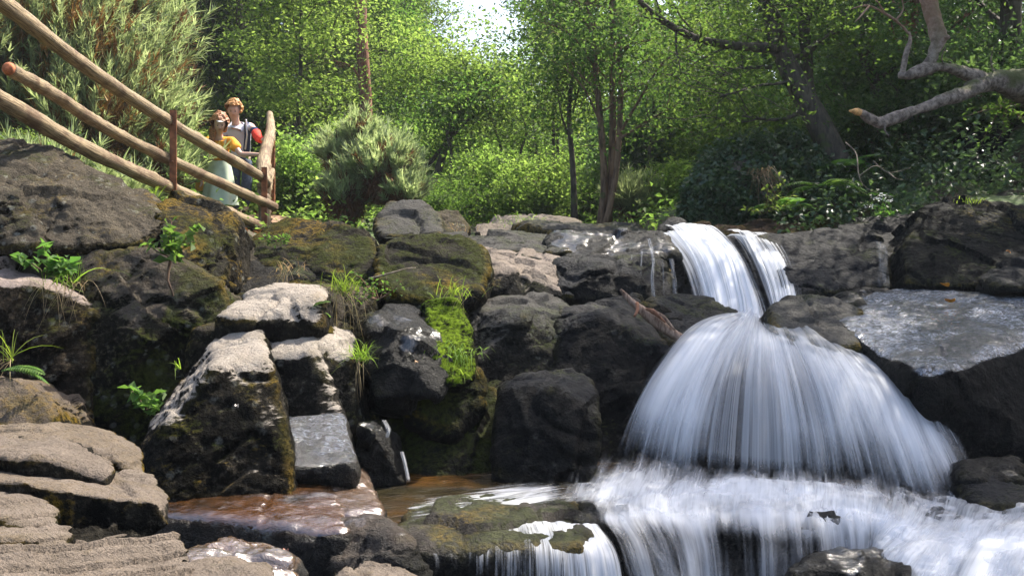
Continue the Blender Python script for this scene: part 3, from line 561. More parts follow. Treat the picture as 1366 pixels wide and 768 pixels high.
w = sheet('upper_fall_water', UF, 60, 60, lambda U, V: (edge(U, .15) * (.68 + .22 * bump(U, .28, .2) - .30 * bump(U, .62, .12) * V) * np.clip(V / .05, 0, 1) * np.clip((1 - V) / .04, 0, 1)), ms[0], lump=.03, lf=(9, 1.0), seed=3,
      label='left and wider strand of the upper fall, white and cream silk')
sheet('upper_fall_water', UF, 60, 60, lambda U, V: edge(U, .25) * (.46 + .2 * V) * np.clip((1 - V) / .04, 0, 1), ms[1], off=.05, lump=.03, lf=(11, 1), seed=4, parent=w)
w = sheet('upper_fall_water', UR, 60, 50, lambda U, V: edge(U, .26) * (.64 - .35 * bump(U, .3, .14) * V) * np.clip((1 - V) / .05, 0, 1), ms[0], lump=.025, lf=(8, 1), seed=5,
      label='right and thinner strand of the upper fall, bluish silk')
sheet('upper_fall_water', UR, 50, 40, lambda U, V: edge(U, .25) * .42 * np.clip((1 - V) / .05, 0, 1), ms[1], off=.04, lump=.02, lf=(9, 1), seed=6, parent=w)
# big dome of water
DF = [[(985, 436, 6.75), (925, 449, 6.35), (880, 492, 6.0), (842, 552, 5.7), (808, 622, 5.45)],
      [(990, 432, 6.75), (945, 449, 6.15), (905, 495, 5.7), (872, 555, 5.45), (850, 630, 5.3)],
      [(998, 431, 6.75), (975, 452, 6.0), (950, 500, 5.5), (930, 560, 5.25), (918, 638, 5.1)],
      [(1010, 431, 6.75), (1008, 455, 5.95), (1003, 505, 5.4), (1000, 570, 5.18), (998, 645, 5.05)],
      [(1022, 432, 6.75), (1045, 456, 5.95), (1062, 505, 5.4), (1078, 575, 5.15), (1088, 655, 5.0)],
      [(1034, 433, 6.75), (1085, 458, 6.05), (1125, 507, 5.45), (1155, 580, 5.15), (1180, 668, 4.95)],
      [(1045, 437, 6.75), (1120, 466, 6.2), (1180, 512, 5.6), (1225, 590, 5.2), (1265, 685, 4.9)],
      [(1052, 442, 6.75), (1148, 475, 6.35), (1215, 515, 5.8), (1268, 595, 5.35), (1318, 690, 4.95)]]
def dd(k):
    def f(U, V):
        core = .98 - .08 * V
        thin = bump(U, .42, .15) * np.clip((V - .25) / .3, 0, 1) * .36 + bump(U, .72, .05) * np.clip((V - .6) / .2, 0, 1) * .25
        thick = .16 * bump(U, .17, .09) + .18 * bump(U, .85, .12)
        d = (core - thin + thick - k)
        d = d - .25 * np.clip(.06 - U, 0, 1) / .06
        foot = np.clip((1 - V) / .26, 0, 1) ** .8
        nzz = fbm(np.stack([U.ravel() * 9, V.ravel() * .7, V.ravel() * 0 + k * 30], 1), 3, 55).reshape(U.shape)
        d = d + nzz * (.12 + .62 * V) - .18 * V
        return np.clip(d, 0, 1.3) * np.clip(U / .10, 0, 1) * np.clip((1 - U) / .05, 0, 1) * foot
    return f
dm = [silk_mat('veil_water', 17, .5, 3, maxa=.92, hi=.78), silk_mat('veil_water', 34, .45, 4, maxa=.7, hi=.8), silk_mat('veil_water', 11, .5, 5, maxa=.6, hi=.85)]
w = sheet('big_fall_water', DF, 200, 90, dd(.22), dm[0], lump=.025, lf=(26, 1.2), seed=7, label='wide domed veil of white water fanning over the rock')
sheet('big_fall_water', DF, 160, 70, dd(.32), dm[1], off=.05, lump=.03, lf=(30, 1.1), seed=8, parent=w)
sheet('big_fall_water', DF, 120, 60, dd(.35), dm[2], off=.085, lump=.05, lf=(15, 1.3), seed=9, parent=w)
# churned pool and lower cascade
FR = [[(600, 638, 5.32), (590, 668, 4.8), (585, 684, 4.5), (580, 700, 4.35), (575, 730, 4.28), (570, 780, 4.2)],
      [(760, 614, 5.42), (740, 650, 4.9), (725, 680, 4.5), (715, 700, 4.32), (740, 738, 4.2), (770, 800, 4.1)],
      [(860, 604, 5.50), (845, 645, 4.95), (830, 672, 4.6), (820, 700, 4.35), (840, 740, 4.15), (860, 810, 4.05)],
      [(960, 610, 5.42), (950, 648, 4.95), (945, 668, 4.7), (940, 698, 4.45), (945, 740, 4.3), (950, 820, 4.2)],
      [(1060, 612, 5.42), (1065, 650, 4.95), (1068, 668, 4.7), (1068, 698, 4.45), (1070, 745, 4.3), (1070, 820, 4.2)],
      [(1160, 623, 5.32), (1165, 660, 4.9), (1170, 678, 4.65), (1168, 700, 4.45), (1165, 735, 4.35), (1160, 790, 4.25)],
      [(1270, 643, 5.22), (1265, 680, 4.8), (1255, 700, 4.55), (1235, 725, 4.3), (1205, 755, 4.1), (1180, 800, 4.0)],
      [(1400, 643, 5.22), (1390, 680, 4.75), (1370, 705, 4.4), (1350, 735, 4.1), (1330, 770, 3.9), (1310, 820, 3.75)],
      [(1520, 643, 5.22), (1520, 680, 4.7), (1510, 710, 4.3), (1500, 745, 4.0), (1480, 790, 3.7), (1450, 840, 3.5)]]
def fd(k, casc=0.0):
    def f(U, V):
        d = .70 - k - .18 * bump(U, .16, .09) - .5 * np.clip((.22 - U) / .14, 0, 1.2)
        d = d + .15 * bump(U, .3, .1) * bump(V, .3, .25)
        c = np.clip((V - .52) / .22, 0, 1)                      # over the lower lip
        d = d - c * (.50 - .30 * bump(U, .17, .045) - .34 * np.clip((U - .62) / .08, 0, 1) * 1.0 + .05 * bump(U, .45, .1))
        d = d - .35 * bump(V, .05, .08) * (U > .3) * (U < .62)
        d = d - np.clip((.25 - U) / .06, 0, 1) * np.clip((V - .42) / .1, 0, 1) * .8
        d = d + .30 * fbm(np.stack([U.ravel() * 9, V.ravel() * 3.0, V.ravel() * 0 + 5], 1), 3, 66).reshape(U.shape)
        return np.clip(d, 0, 1.2) * edge(U, .04) * np.clip(V / .30, 0, 1)
    return f
fm = [silk_mat('foam_water', 16, 2.2, 6, maxa=.95, dist=.8, detail=4, hi=.8), silk_mat('foam_water', 44, 4, 7, maxa=.6, dist=.8, detail=5, hi=.8), silk_mat('foam_water', 22, .7, 8, maxa=.85, lo=.42, hi=.80)]
sheet('big_fall_water', DF, 220, 60, lambda U, V: np.clip(V / .3, 0, 1) * (.42 * np.exp(-((U - .43) / .2) ** 2) + .16 + .3 * fbm(np.stack([U.ravel() * 16, V.ravel() * .6, V.ravel() * 0], 1), 2, 88).reshape(U.shape)) * np.clip((1 - V) / .12, 0, 1) * np.clip(U / .06, 0, 1) * np.clip((1 - U) / .05, 0, 1), silk_mat('veil_water', 60, .35, 12, maxa=.55, hi=.75), off=.03, lump=.02, lf=(40, 1), seed=19, parent=w)
w = sheet('white_water', FR, 240, 110, fd(.06), fm[0], off=.035, lump=.03, lf=(18, 8), seed=11, label='churning white water at the foot of the falls and over the lower lip')
sheet('white_water', FR, 240, 110, fd(.12), fm[1], off=.065, lump=.035, lf=(24, 12), seed=12, parent=w)
sheet('white_water', FR, 200, 80, lambda U, V: np.clip(fd(-.10)(U, V) + .08 + .26 * fbm(np.stack([U.ravel() * 20, V.ravel() * .5, V.ravel() * 0], 1), 2, 77).reshape(U.shape), 0, 1) * np.clip((V - .5) / .1, 0, 1), fm[2], off=.05, lump=.02, lf=(40, 1.5), seed=13, parent=w)
# wisps drifting left over the brown water
WL = [[(520, 668, 4.75), (600, 655, 4.85), (680, 645, 5.0), (780, 632, 5.15)], [(520, 690, 4.45), (600, 678, 4.5), (680, 668, 4.65), (780, 650, 4.9)], [(540, 705, 4.32), (620, 694, 4.4), (700, 686, 4.45), (790, 676, 4.55)]]
sheet('riffle_water', WL, 50, 90, lambda U, V: (.20 + .40 * V) * edge(U, .3) * np.clip(V / .15, 0, 1) * np.clip((1 - V) / .22, 0, 1), silk_mat('riffle_water', 5, 3, 9, maxa=.85, dist=1.5, detail=7, lo=.40, hi=.62), off=.012, lump=.01, seed=14, label='thin white riffles streaking across the brown pool')
# skirt slipping over the lower shelf
LS = [[(550, 708, 4.28), (560, 722, 4.16), (556, 745, 4.02), (556, 780, 3.96)], [(650, 704, 4.3), (655, 718, 4.18), (655, 738, 4.04), (655, 780, 3.98)], [(740, 704, 4.32), (745, 718, 4.2), (752, 742, 4.06), (756, 790, 3.98)], [(800, 706, 4.34), (812, 722, 4.22), (826, 750, 4.08), (835, 800, 4.0)]]
sheet('lip_water', LS, 120, 40, lambda U, V: edge(U, .05) * (.50 - .6 * V * (1 - U) + .32 * U ** 3), silk_mat('lip_water', 26, 1.2, 10, maxa=.85), off=.03, lump=.01, lf=(20, 1), seed=15, label='thin water slipping over the mossy lower shelf')
# trickles
def trickle(pts, wd, label, d0=.7, seed=1):
    f0 = [(x - wd / 2, y, d) for x, y, d in pts]; f1 = [(x, y, d - .02) for x, y, d in pts]; f2 = [(x + wd / 2, y, d) for x, y, d in pts]
    sheet('trickle_water', [f0, f1, f2], 8, 24, lambda U, V: edge(U, .3) * d0 * np.clip((1 - V) / .15 + .3, 0, 1), silk_mat('trickle_water', 2.5, 2.5, seed, maxa=.42, hi=.85), seed=seed, label=label)
trickle([(843, 340, 7.3), (842, 365, 7.1), (843, 400, 6.9)], 2.5, 'hair thin trickle, leftmost of those beside the upper fall', .6, 1)
trickle([(856, 335, 7.35), (855, 365, 7.1), (856, 402, 6.9)], 3.5, 'thin trickle second from the left beside the upper fall', .62, 2)
trickle([(866, 318, 7.6), (871, 345, 7.2), (870, 372, 7.0), (873, 404, 6.9)], 7, 'forked trickle in the middle of those beside the upper fall', .66, 3)
trickle([(884, 345, 7.2), (885, 375, 7.05), (886, 400, 6.9)], 2, 'faint trickle between the forked one and the upper fall', .5, 4)
trickle([(895, 345, 7.2), (899, 370, 7.05), (902, 404, 6.85)], 9, 'broad faint trickle nearest the left of the upper fall', .5, 5)
trickle([(1173, 322, 7.95), (1178, 345, 7.5), (1178, 388, 7.15)], 22, 'faint wide trickle running down beside the black block on the right', .40, 6)
trickle([(536, 602, 5.1), (541, 622, 5.04), (545, 642, 4.98)], 7, 'short white trickle dropping into the pool by the wet wedge', .95, 7)
trickle([(512, 560, 5.14), (518, 572, 5.0), (516, 584, 4.97)], 9, 'small splash of white water on top of the wet wedge', .72, 8)
# ------------------------------------------------------------------ foliage
def leaf_quads(rg, P, size, up=.5, aspect=.55, bend=.15, outward=None, jitter=.35):
    """one small leaf (4 verts, slightly folded) at every point"""
    n = len(P)
    nv = rg.normal(size=(n, 3)); nv[:, 2] = np.abs(nv[:, 2]) + up
    nv /= np.linalg.norm(nv, axis=1)[:, None]
    t = rg.normal(size=(n, 3))
    if outward is not None: t = t * .5 + outward * 1.0
    t -= nv * (t * nv).sum(1)[:, None]; t /= np.linalg.norm(t, axis=1)[:, None] + 1e-9
    b = np.cross(nv, t)
    s = (size * rg.uniform(1 - jitter, 1 + jitter, n))[:, None]
    A = P - t * s * .5; C = P + t * s * .5
    M = P - t * s * .05 - nv * s * bend * 0
    B = M + b * s * aspect * .5 + nv * s * bend; D = M - b * s * aspect * .5 + nv * s * bend
    V = np.stack([A, B, C, D], 1).reshape(-1, 3)
    Q = np.arange(n * 4).reshape(n, 4)
    return V, Q
def blades(rg, P, dirs, length, width, droop=.3, segs=3):
    """thin tapering blades"""
    n = len(P); dirs = dirs / (np.linalg.norm(dirs, axis=1)[:, None] + 1e-9)
    side = np.cross(dirs, np.array([0, 0, 1.]) + rg.normal(size=(n, 3)) * .3); side /= np.linalg.norm(side, axis=1)[:, None] + 1e-9
    L = (length * rg.uniform(.6, 1.15, n))[:, None]; rows = []
    for k in range(segs + 1):
        t = k / segs
        c = P + dirs * L * t + np.array([0, 0, -1.]) * L * droop * t * t
        w = width * (1 - t) ** .7 * .5 + width * .04
        rows += [c - side * w, c + side * w]
    V = np.stack(rows, 1).reshape(-1, 3); m = 2 * (segs + 1)
    base = (np.arange(n) * m)[:, None]
    Q = np.concatenate([base + np.array([2 * k, 2 * k + 1, 2 * k + 3, 2 * k + 2]) for k in range(segs)])
    return V, Q

M_BARK = bark_mat('bark', (.030, .024, .018), (.10, .08, .06), moss=.15)
M_BARKW = bark_mat('bark', (.07, .04, .025), (.24, .15, .09), moss=.1)
M_PINE = bark_mat('bark', (.10, .04, .025), (.30, .13, .08))
M_TWIG = bark_mat('twigs', (.05, .03, .018), (.16, .09, .05))
L_LIME = leaf_mat('leaves', (.06, .10, .026), (.165, .215, .068), trans=.6)
L_MID = leaf_mat('leaves', (.04, .078, .02), (.11, .16, .042), trans=.5)
L_DARK = leaf_mat('leaves', (.04, .075, .03), (.09, .14, .055), trans=.45, rough=.35)
L_OAK = leaf_mat('leaves', (.035, .07, .02), (.10, .15, .04), trans=.5)
L_GORSE = leaf_mat('gorse_spines', (.20, .27, .15), (.42, .50, .33), trans=.5, tcol=(1.6, 1.6, 1.0))
L_GBROWN = leaf_mat('dead_gorse', (.14, .075, .035), (.34, .20, .09), trans=.2, tcol=(1.4, 1.2, .9))
L_NEEDLE = leaf_mat('needles', (.018, .035, .014), (.05, .085, .03), trans=.25)
L_IVY = leaf_mat('ivy_leaves', (.030, .062, .030), (.085, .135, .065), trans=.3, rough=.32, spec=.5)
L_FERN = leaf_mat('fern_leaves', (.045, .10, .025), (.12, .20, .05), trans=.45)
L_GRASS = leaf_mat('grass_blades', (.07, .12, .02), (.20, .27, .05), trans=.5)
L_DRY = leaf_mat('dry_grass', (.20, .15, .08), (.42, .34, .20), trans=.4, tcol=(1.5, 1.4, 1.1))

def wander(rg, p, d, length, segs, wob, trop):
    pts = [p.copy()]; st = length / segs
    for _ in range(segs):
        d = d + rg.normal(size=3) * wob + np.array([0, 0, trop]); d /= np.linalg.norm(d)
        p = p + d * st; pts.append(p.copy())
    return np.array(pts), d
def grow(rg, tb, trunk, r0, r1, nb, blen, cfrom=.25, lvl=2, spread=1.0, trop=.05, tips=None, shape='round', wob=.16, sides=7):
    """trunk polyline -> limbs -> twigs; returns the twig points where leaves sit"""
    trunk = spline(trunk, 14)
    rad = np.linspace(r0, r1, len(trunk)); rad[0] *= 1.25
    tb.tube(trunk, rad, sides + 2)
    if tips is None: tips = []
    n = len(trunk)
    for k in range(nb):
        t = cfrom + (1 - cfrom) * (k + rg.uniform(0, 1)) / nb
        f = t * (n - 1); i = min(int(f), n - 2); p = trunk[i] + (trunk[i + 1] - trunk[i]) * (f - i)
        az = k * 2.4 + rg.uniform(-.5, .5)
        u = (t - cfrom) / (1 - cfrom)
        sl = {'round': math.sin(math.pi * (.18 + .75 * u)), 'cone': 1.05 - u * .85, 'top': .45 + .6 * u}[shape]
        ln = blen * sl * rg.uniform(.75, 1.2)
        el = {'round': .35 + .5 * u, 'cone': .05, 'top': .4 + .4 * u}[shape] + rg.uniform(-.2, .2)
        d = np.array([math.cos(az) * math.cos(el), math.sin(az) * math.cos(el), math.sin(el)])
        rr = max(.008, (r0 + (r1 - r0) * t) * .42)
        bp, bd = wander(rg, p, d, ln, 7, wob, trop)
        tb.tube(bp, np.linspace(rr, rr * .25, len(bp)), 5, cap=False)
        tips += [bp[j] for j in range(4, 8)]
        for m in range(int(4 + ln * 2.2)):
            j = rg.integers(2, 7); q = bp[j]
            d2 = bd + rg.normal(size=3) * .75; d2[2] *= .6; d2 /= np.linalg.norm(d2)
            sp, sd_ = wander(rg, q, d2, ln * rg.uniform(.25, .5), 4, wob * 1.4, trop * .5)
            if lvl > 1: tb.tube(sp, np.linspace(rr * .35, rr * .1, len(sp)), 4, cap=False)
            tips += [sp[j2] for j2 in range(1, 5)]
    return tips
def crown_from(rg, tips, n, size, spread=(.30, .30, .14), up=.5, aspect=.6):
    T = np.array(tips); idx = rg.integers(0, len(T), n)
    # clumpy: some tips carry far more leaves
    w = rg.gamma(.45, 1, len(T)); w /= w.sum(); idx = rg.choice(len(T), n, p=w)
    P = T[idx] + rg.normal(size=(n, 3)) * np.array(spread)
    return leaf_quads(rg, P, size, up, aspect)

def tree_proto(name, seed, h, r, blen, nb, nleaf, lsize, lmat, bark, shape='round', cfrom=.2, lean=(0, 0), spread=(.3, .3, .14), stems=1, trop=.05, up=.5):
    rg = np.random.default_rng(seed); e = empty(name); tb = MB(); tips = []
    for s in range(stems):
        a = rg.uniform(0, 6.28); off = np.array([math.cos(a), math.sin(a)]) * (.12 * h * (stems > 1))
        p0 = np.array([off[0] * .15, off[1] * .15, -.3])
        tr = [p0, p0 + np.array([off[0] * .5 + lean[0] * .3, off[1] * .5 + lean[1] * .3, h * .38]), np.array([off[0] + lean[0], off[1] + lean[1], h * rg.uniform(.88, 1)])]
        tr.insert(2, (tr[1] + tr[2]) / 2 + rg.normal(size=3) * .04 * h * np.array([1, 1, 0]))
        grow(rg, tb, tr, r, r * .12, nb, blen, cfrom, shape=shape, tips=tips, trop=trop)
    tb.build('trunk', bark, e)
    V, Q = crown_from(rg, tips, nleaf, lsize, spread, up)
    link('crown', mesh_np('crown', V, Q, smooth=False), lmat, e)
    return e
def spruce_proto(name, seed, h, r, blen, nleaf):
    rg = np.random.default_rng(seed); e = empty(name); tb = MB()
    tb.tube([(0, 0, -.3), (0, 0, h * .5), (.05, 0, h)], [r, r * .6, .02], 9)
    P = []; D = []
    z = h * .12
    while z < h * .98:
        u = z / h; ln = blen * (1.02 - u) * rg.uniform(.8, 1.1) + .15
        for k in range(6):
            az = rg.uniform(0, 6.28); d = np.array([math.cos(az), math.sin(az), .05 - .25 * (1 - u)])
            bp, _ = wander(rg, np.array([0, 0, z]), d, ln, 6, .06, .02); tb.tube(bp, np.linspace(.025, .006, 7), 4, cap=False)
            for m in range(int(8 + ln * 14)):
                t = rg.uniform(.1, 1) * 6; i = min(int(t), 5); q = bp[i] + (bp[i + 1] - bp[i]) * (t - i)
                dd_ = (bp[i + 1] - bp[i]) / np.linalg.norm(bp[i + 1] - bp[i]) * .6 + rg.normal(size=3) * np.array([.5, .5, .15]) + np.array([0, 0, -.35])
                P.append(q); D.append(dd_)
        z += h * .028
    P = np.array(P); D = np.array(D); k = max(1, int(nleaf / len(P)))
    P = np.repeat(P, k, 0) + rg.normal(size=(len(P) * k, 3)) * .05; D = np.repeat(D, k, 0) + rg.normal(size=(len(P), 3)) * .3
    tb.build('trunk', M_BARK, e)
    V, Q = blades(rg, P, D, .34, .05, .25, 2)
    link('crown', mesh_np('crown', V, Q, smooth=False), L_NEEDLE, e)
    return e
def gorse(name, seed, lobes, n, L=.19, W=.019, brown=.25, PL=1.0):
    """spiny bush: upright plumes of short stiff spines over brown dead stems. lobes: (centre, radii)"""
    rg = np.random.default_rng(seed); e = empty(name); sm = MB(); P = []; D = []; PB = []; DB = []
    tot = sum(r[0] * r[2] for c, r in lobes)
    for c, r in lobes:
        c = np.array(c, float); r = np.array(r, float); m = int(n / 44 * (r[0] * r[2]) / tot)
        for k in range(m):
            d = rg.normal(size=3); d[2] = abs(d[2]) * .9 - .1; d /= np.linalg.norm(d)
            root = c + d * r * rg.uniform(.45, 1.0) ** 1.0; ln = rg.uniform(.25, .85) * min(1.2, r[2] + .25) * PL
            dr = d * .9 + np.array([0, 0, .7]) + rg.normal(size=3) * .18; dr /= np.linalg.norm(dr)
            pl, _ = wander(rg, root, dr, ln, 4, .08, .04)
            if k % 3 == 0: sm.tube(np.concatenate([[c + (root - c) * .2 - np.array([0, 0, r[2] * .3])], pl]), [.014, .010, .008, .006, .004, .003], 4, cap=False)
            t = rg.uniform(0, 1, 44) * 3.99; i = t.astype(int)
            q = pl[i] + (pl[i + 1] - pl[i]) * (t - i)[:, None]
            dd_ = dr * 1.2 + rg.normal(size=(44, 3)) * .5
            isb = rg.uniform() < brown
            (PB if isb else P).append(q - (d * .15 if isb else 0)); (DB if isb else D).append(dd_)
        nb_ = int(m * 22 * brown * 1.6); d = rg.normal(size=(nb_, 3)); d /= np.linalg.norm(d, axis=1)[:, None]
        PB.append(c + d * r * rg.uniform(.3, .72, (nb_, 1))); DB.append(d + rg.normal(size=(nb_, 3)) * .6)
    sm.build('stem', M_TWIG, e)
    V, Q = blades(rg, np.concatenate(P), np.concatenate(D), L, W, .0, 1); link('foliage', mesh_np('foliage', V, Q, smooth=False), L_GORSE, e)
    V, Q = blades(rg, np.concatenate(PB), np.concatenate(DB), L * 1.15, W, .15, 1); link('dead_foliage', mesh_np('dead_foliage', V, Q, smooth=False), L_GBROWN, e)
    return e
def bush_proto(name, seed, r, n, lsize, lmat, stems=9, up=.6):
    rg = np.random.default_rng(seed); e = empty(name); tb = MB(); tips = []
    for k in range(stems):
        az = k * 2.4 + rg.uniform(-.3, .3); el = rg.uniform(.5, 1.4)
        d = np.array([math.cos(az) * math.cos(el) * r[0], math.sin(az) * math.cos(el) * r[1], math.sin(el) * r[2]])
        ln = np.linalg.norm(d); pts, dl = wander(rg, np.array([0, 0, -.1]), d / ln, ln, 8, .12, .03)
        tb.tube(pts, np.linspace(.022, .006, 9), 5, cap=False); tips += list(pts[3:])
        for m in range(7):
            sp, _ = wander(rg, pts[rg.integers(2, 9)], dl + rg.normal(size=3) * .8, ln * .35, 4, .2, .02)
            tb.tube(sp, np.linspace(.009, .003, 5), 4, cap=False); tips += list(sp[1:])
    tb.build('stem', M_TWIG, e)
    V, Q = crown_from(rg, tips, n, lsize, (.16, .16, .10), up)
    link('foliage', mesh_np('foliage', V, Q, smooth=False), lmat, e)
    return e
def ground_z(x, y): return float(terr(np.array([x]), np.array([y]))[0])
def put(o, px, d, label, cat, group=None, rot=0.0, sc=1.0, dz=0.0, z=None):
    x = (px - CX) / F * d
    o.location = (x, d, (ground_z(x, d) if z is None else z) + dz); o.rotation_euler = (0, 0, rot)
    o.scale = (sc, sc, sc) if not isinstance(sc, tuple) else sc
    return tag(o, label, cat, group)
_used = set()
def inst(proto, *a, **k):
    o = proto if proto.name not in _used else copy_tree(proto)
    _used.add(proto.name); return put(o, *a, **k)

# ---- traced trees
def traced_tree(name, stems, branches, nleaf, lsize, lmat, bark, label, cat='tree', seed=1, nb=8, blen=1.2, cfrom=.45, base=None, extra=None, spread=(.3, .3, .15), depthvar=1.2, group=None):
    """stems: (points (px,py,d), r0, r1); branches the same; leaves on side twigs of both"""
    rg = np.random.default_rng(seed); tb = MB(); tips = []
    for pts, r0, r1 in stems:
        W = np.array([at(*p) for p in pts])
        grow(rg, tb, W, r0, r1, nb, blen, cfrom, tips=tips, shape='top')
    for pts, r0, r1 in branches:
        W = spline([at(*p) for p in pts], 12); tb.tube(W, np.linspace(r0, r1, 12), 7)
        for m in range(9):
            j = rg.integers(3, 12); d = (W[min(j, 11)] - W[j - 1]); d = d / np.linalg.norm(d) + rg.normal(size=3) * .6
            sp, _ = wander(rg, W[j - 1 if j > 10 else j], d / np.linalg.norm(d), blen * rg.uniform(.35, .8), 5, .2, .02)
            tb.tube(sp, np.linspace(r1 * .6, .004, 6), 4, cap=False); tips += list(sp[2:])
    for c, r, k in (extra or []):
        c = np.array(at(*c)); d = rg.normal(size=(k, 3)); tips += list(c + d * np.array(r) * .5)
    V, Q, T = tb.arrays(); b = V[V[:, 2].argmin()].copy() if base is None else np.array(base)
    e = empty(name, tuple(b)); tag(e, label, cat, group)
    link('trunk', mesh_np('trunk', V - b, Q, T), bark, e)
    if nleaf:
        V, Q = crown_from(rg, tips, nleaf, lsize, spread); link('crown', mesh_np('crown', V - b, Q, smooth=False), lmat, e)
    return e

traced_tree('twin_stem_alder', [([(800, 308, 14), (806, 240, 14), (800, 150, 14), (791, 60, 14), (780, -60, 14)], .06, .035), ([(810, 308, 14), (817, 200, 14.1), (817, 90, 14.1), (816, -70, 14)], .065, .04), ([(806, 308, 13.9), (822, 230, 13.9), (828, 130, 13.9), (824, 40, 13.8), (806, -60, 13.6)], .05, .03)],
    [([(826, 180, 13.9), (850, 138, 13.7), (884, 85, 13.4), (925, 60, 13)], .026, .01), ([(824, 187, 13.9), (862, 163, 13.8), (905, 138, 13.4)], .024, .008), ([(803, 170, 14), (780, 120, 14), (752, 90, 14)], .02, .008), ([(794, 90, 14), (765, 50, 13.8), (730, 30, 13.5)], .02, .008)],
    9000, .075, L_OAK, M_BARKW, 'alder with several stems rising together from one brown foot in the middle of the wood', seed=3, nb=7, blen=1.5, cfrom=.5,
    extra=[((745, 60, 14), (1.0, 1, .9), 60), ((720, 120, 14.5), (.6, .8, .8), 20), ((860, 20, 13.5), (1.2, 1.2, .5), 40), ((728, 20, 14.5), (.4, .5, .5), 25)])
traced_tree('slim_tree', [([(767, 306, 15), (764, 220, 15), (759, 150, 15), (766, 70, 15), (762, -30, 15)], .055, .02)], [([(762, 190, 15), (748, 150, 15), (742, 100, 15)], .02, .008), ([(764, 150, 15), (775, 110, 15), (790, 80, 15)], .018, .008)],
    4200, .075, L_OAK, M_BARK, 'slim tree with a mossy foot just left of the alder', seed=5, nb=8, blen=1.1, cfrom=.5)
traced_tree('pine_tree', [([(489, 290, 20), (488, 150, 20), (482, 40, 20), (478, -120, 20)], .15, .12)], [([(486, 120, 20), (470, 90, 19.8), (440, 80, 19.6)], .03, .01)], 0, .1, None, M_PINE, 'straight pine with reddish bark standing behind the round gorse bush', seed=7, nb=0, blen=1)
traced_tree('leaning_tree', [([(575, 260, 19), (600, 178, 19), (618, 140, 19), (630, 108, 19)], .09, .03)], [([(560, 235, 19), (600, 185, 19), (640, 145, 19), (670, 112, 18.8)], .05, .02)],
    12000, .085, L_LIME, M_BARK, 'leaning tree with a forked stem and a bright crown behind the gorse', seed=8, nb=10, blen=1.25, cfrom=.4, extra=[((600, 100, 19), (1.2, 1.2, 1.0), 90), ((535, 75, 19), (.8, 1, 1.1), 60)])
traced_tree('oak_tree', [([(1125, 235, 10.6), (1095, 170, 10.7), (1062, 110, 10.8), (1035, 50, 11), (1000, -60, 11)], .16, .09), ([(1100, 190, 11), (1078, 120, 11.1), (1075, 60, 11.2), (1060, -60, 11.2)], .09, .06)],
    [([(1040, 66, 10.9), (985, 62, 10.8), (930, 52, 10.6), (880, 25, 10.4), (835, -15, 10.2)], .062, .028), ([(1030, 90, 10.9), (985, 92, 11), (950, 108, 11)], .026, .01), ([(1070, 150, 10.8), (1035, 160, 10.6), (990, 155, 10.4)], .028, .01), ([(1055, 110, 10.8), (1010, 115, 10.3), (960, 130, 10)], .022, .008)],
    9000, .055, L_OAK, M_BARK, 'dark oak leaning left over the stream, with a long bare limb across the light', seed=9, nb=6, blen=1.3, cfrom=.55,
    extra=[((1010, 20, 10.5), (1.4, 1.2, .35), 90), ((1120, 40, 10.8), (1.0, 1.2, .5), 70), ((900, 5, 10.2), (.9, 1, .2), 40)])
for k, (pts, r, lab, lm, nl) in enumerate([
    ([(1195, 250, 12), (1178, 150, 12), (1160, 80, 12), (1140, -60, 12)], .09, 'dark stem leaning left in the shade behind the dead tree', L_DARK, 9500),
    ([(1255, 240, 12.5), (1232, 130, 12.5), (1215, 40, 12.5), (1212, -80, 12.5)], .13, 'reddish trunk standing close behind the upright of the dead tree', L_DARK, 6500),
    ([(1338, 230, 11), (1346, 100, 11), (1350, -80, 11)], .15, 'dark ivy clad trunk at the right edge of the wood', L_DARK, 7500),
    ([(1290, 230, 14), (1300, 100, 14), (1290, -80, 14)], .1, 'thin dark trunk between the dead tree and the right edge', L_DARK, 6500)]):
    traced_tree('shaded_tree', [(pts, r, r * .7)], [], nl, .058, lm, M_PINE if k == 1 else M_BARK, lab, seed=20 + k, nb=11, blen=1.7, cfrom=.12)
for k, (pts, r, lab, lm, nl) in enumerate([
    ([(395, 260, 17), (398, 150, 17), (402, 60, 17), (400, -60, 17)], .05, 'slender leafy young tree just right of the two walkers', L_LIME, 9000),
    ([(320, 240, 21), (322, 120, 21), (318, -60, 21)], .09, 'dark straight trunk rising directly above the man', L_MID, 9000),
    ([(352, 250, 24), (345, 120, 24), (348, -60, 24)], .09, 'thin straight trunk a little to the right above the man', L_MID, 9000),
    ([(280, 240, 22), (284, 120, 22), (280, -60, 22)], .08, 'thin trunk above the woman in the wood', L_MID, 8000),
    ([(515, 260, 23), (508, 130, 23), (512, -60, 23)], .09, 'dark thin trunk right of the reddish pine', L_MID, 11000),
    ([(540, 260, 26), (536, 130, 26), (548, 20, 26), (556, -60, 26)], .08, 'second dark trunk right of the reddish pine', L_MID, 11000),
    ([(445, 260, 22), (452, 130, 22), (440, 20, 22), (436, -60, 22)], .06, 'thin leafy tree left of the reddish pine', L_LIME, 10000)]):
    traced_tree('wood_edge_tree', [(pts, r, r * .6)], [], nl, .085, lm, M_BARK, lab, seed=40 + k, nb=12, blen=1.7, cfrom=.15)
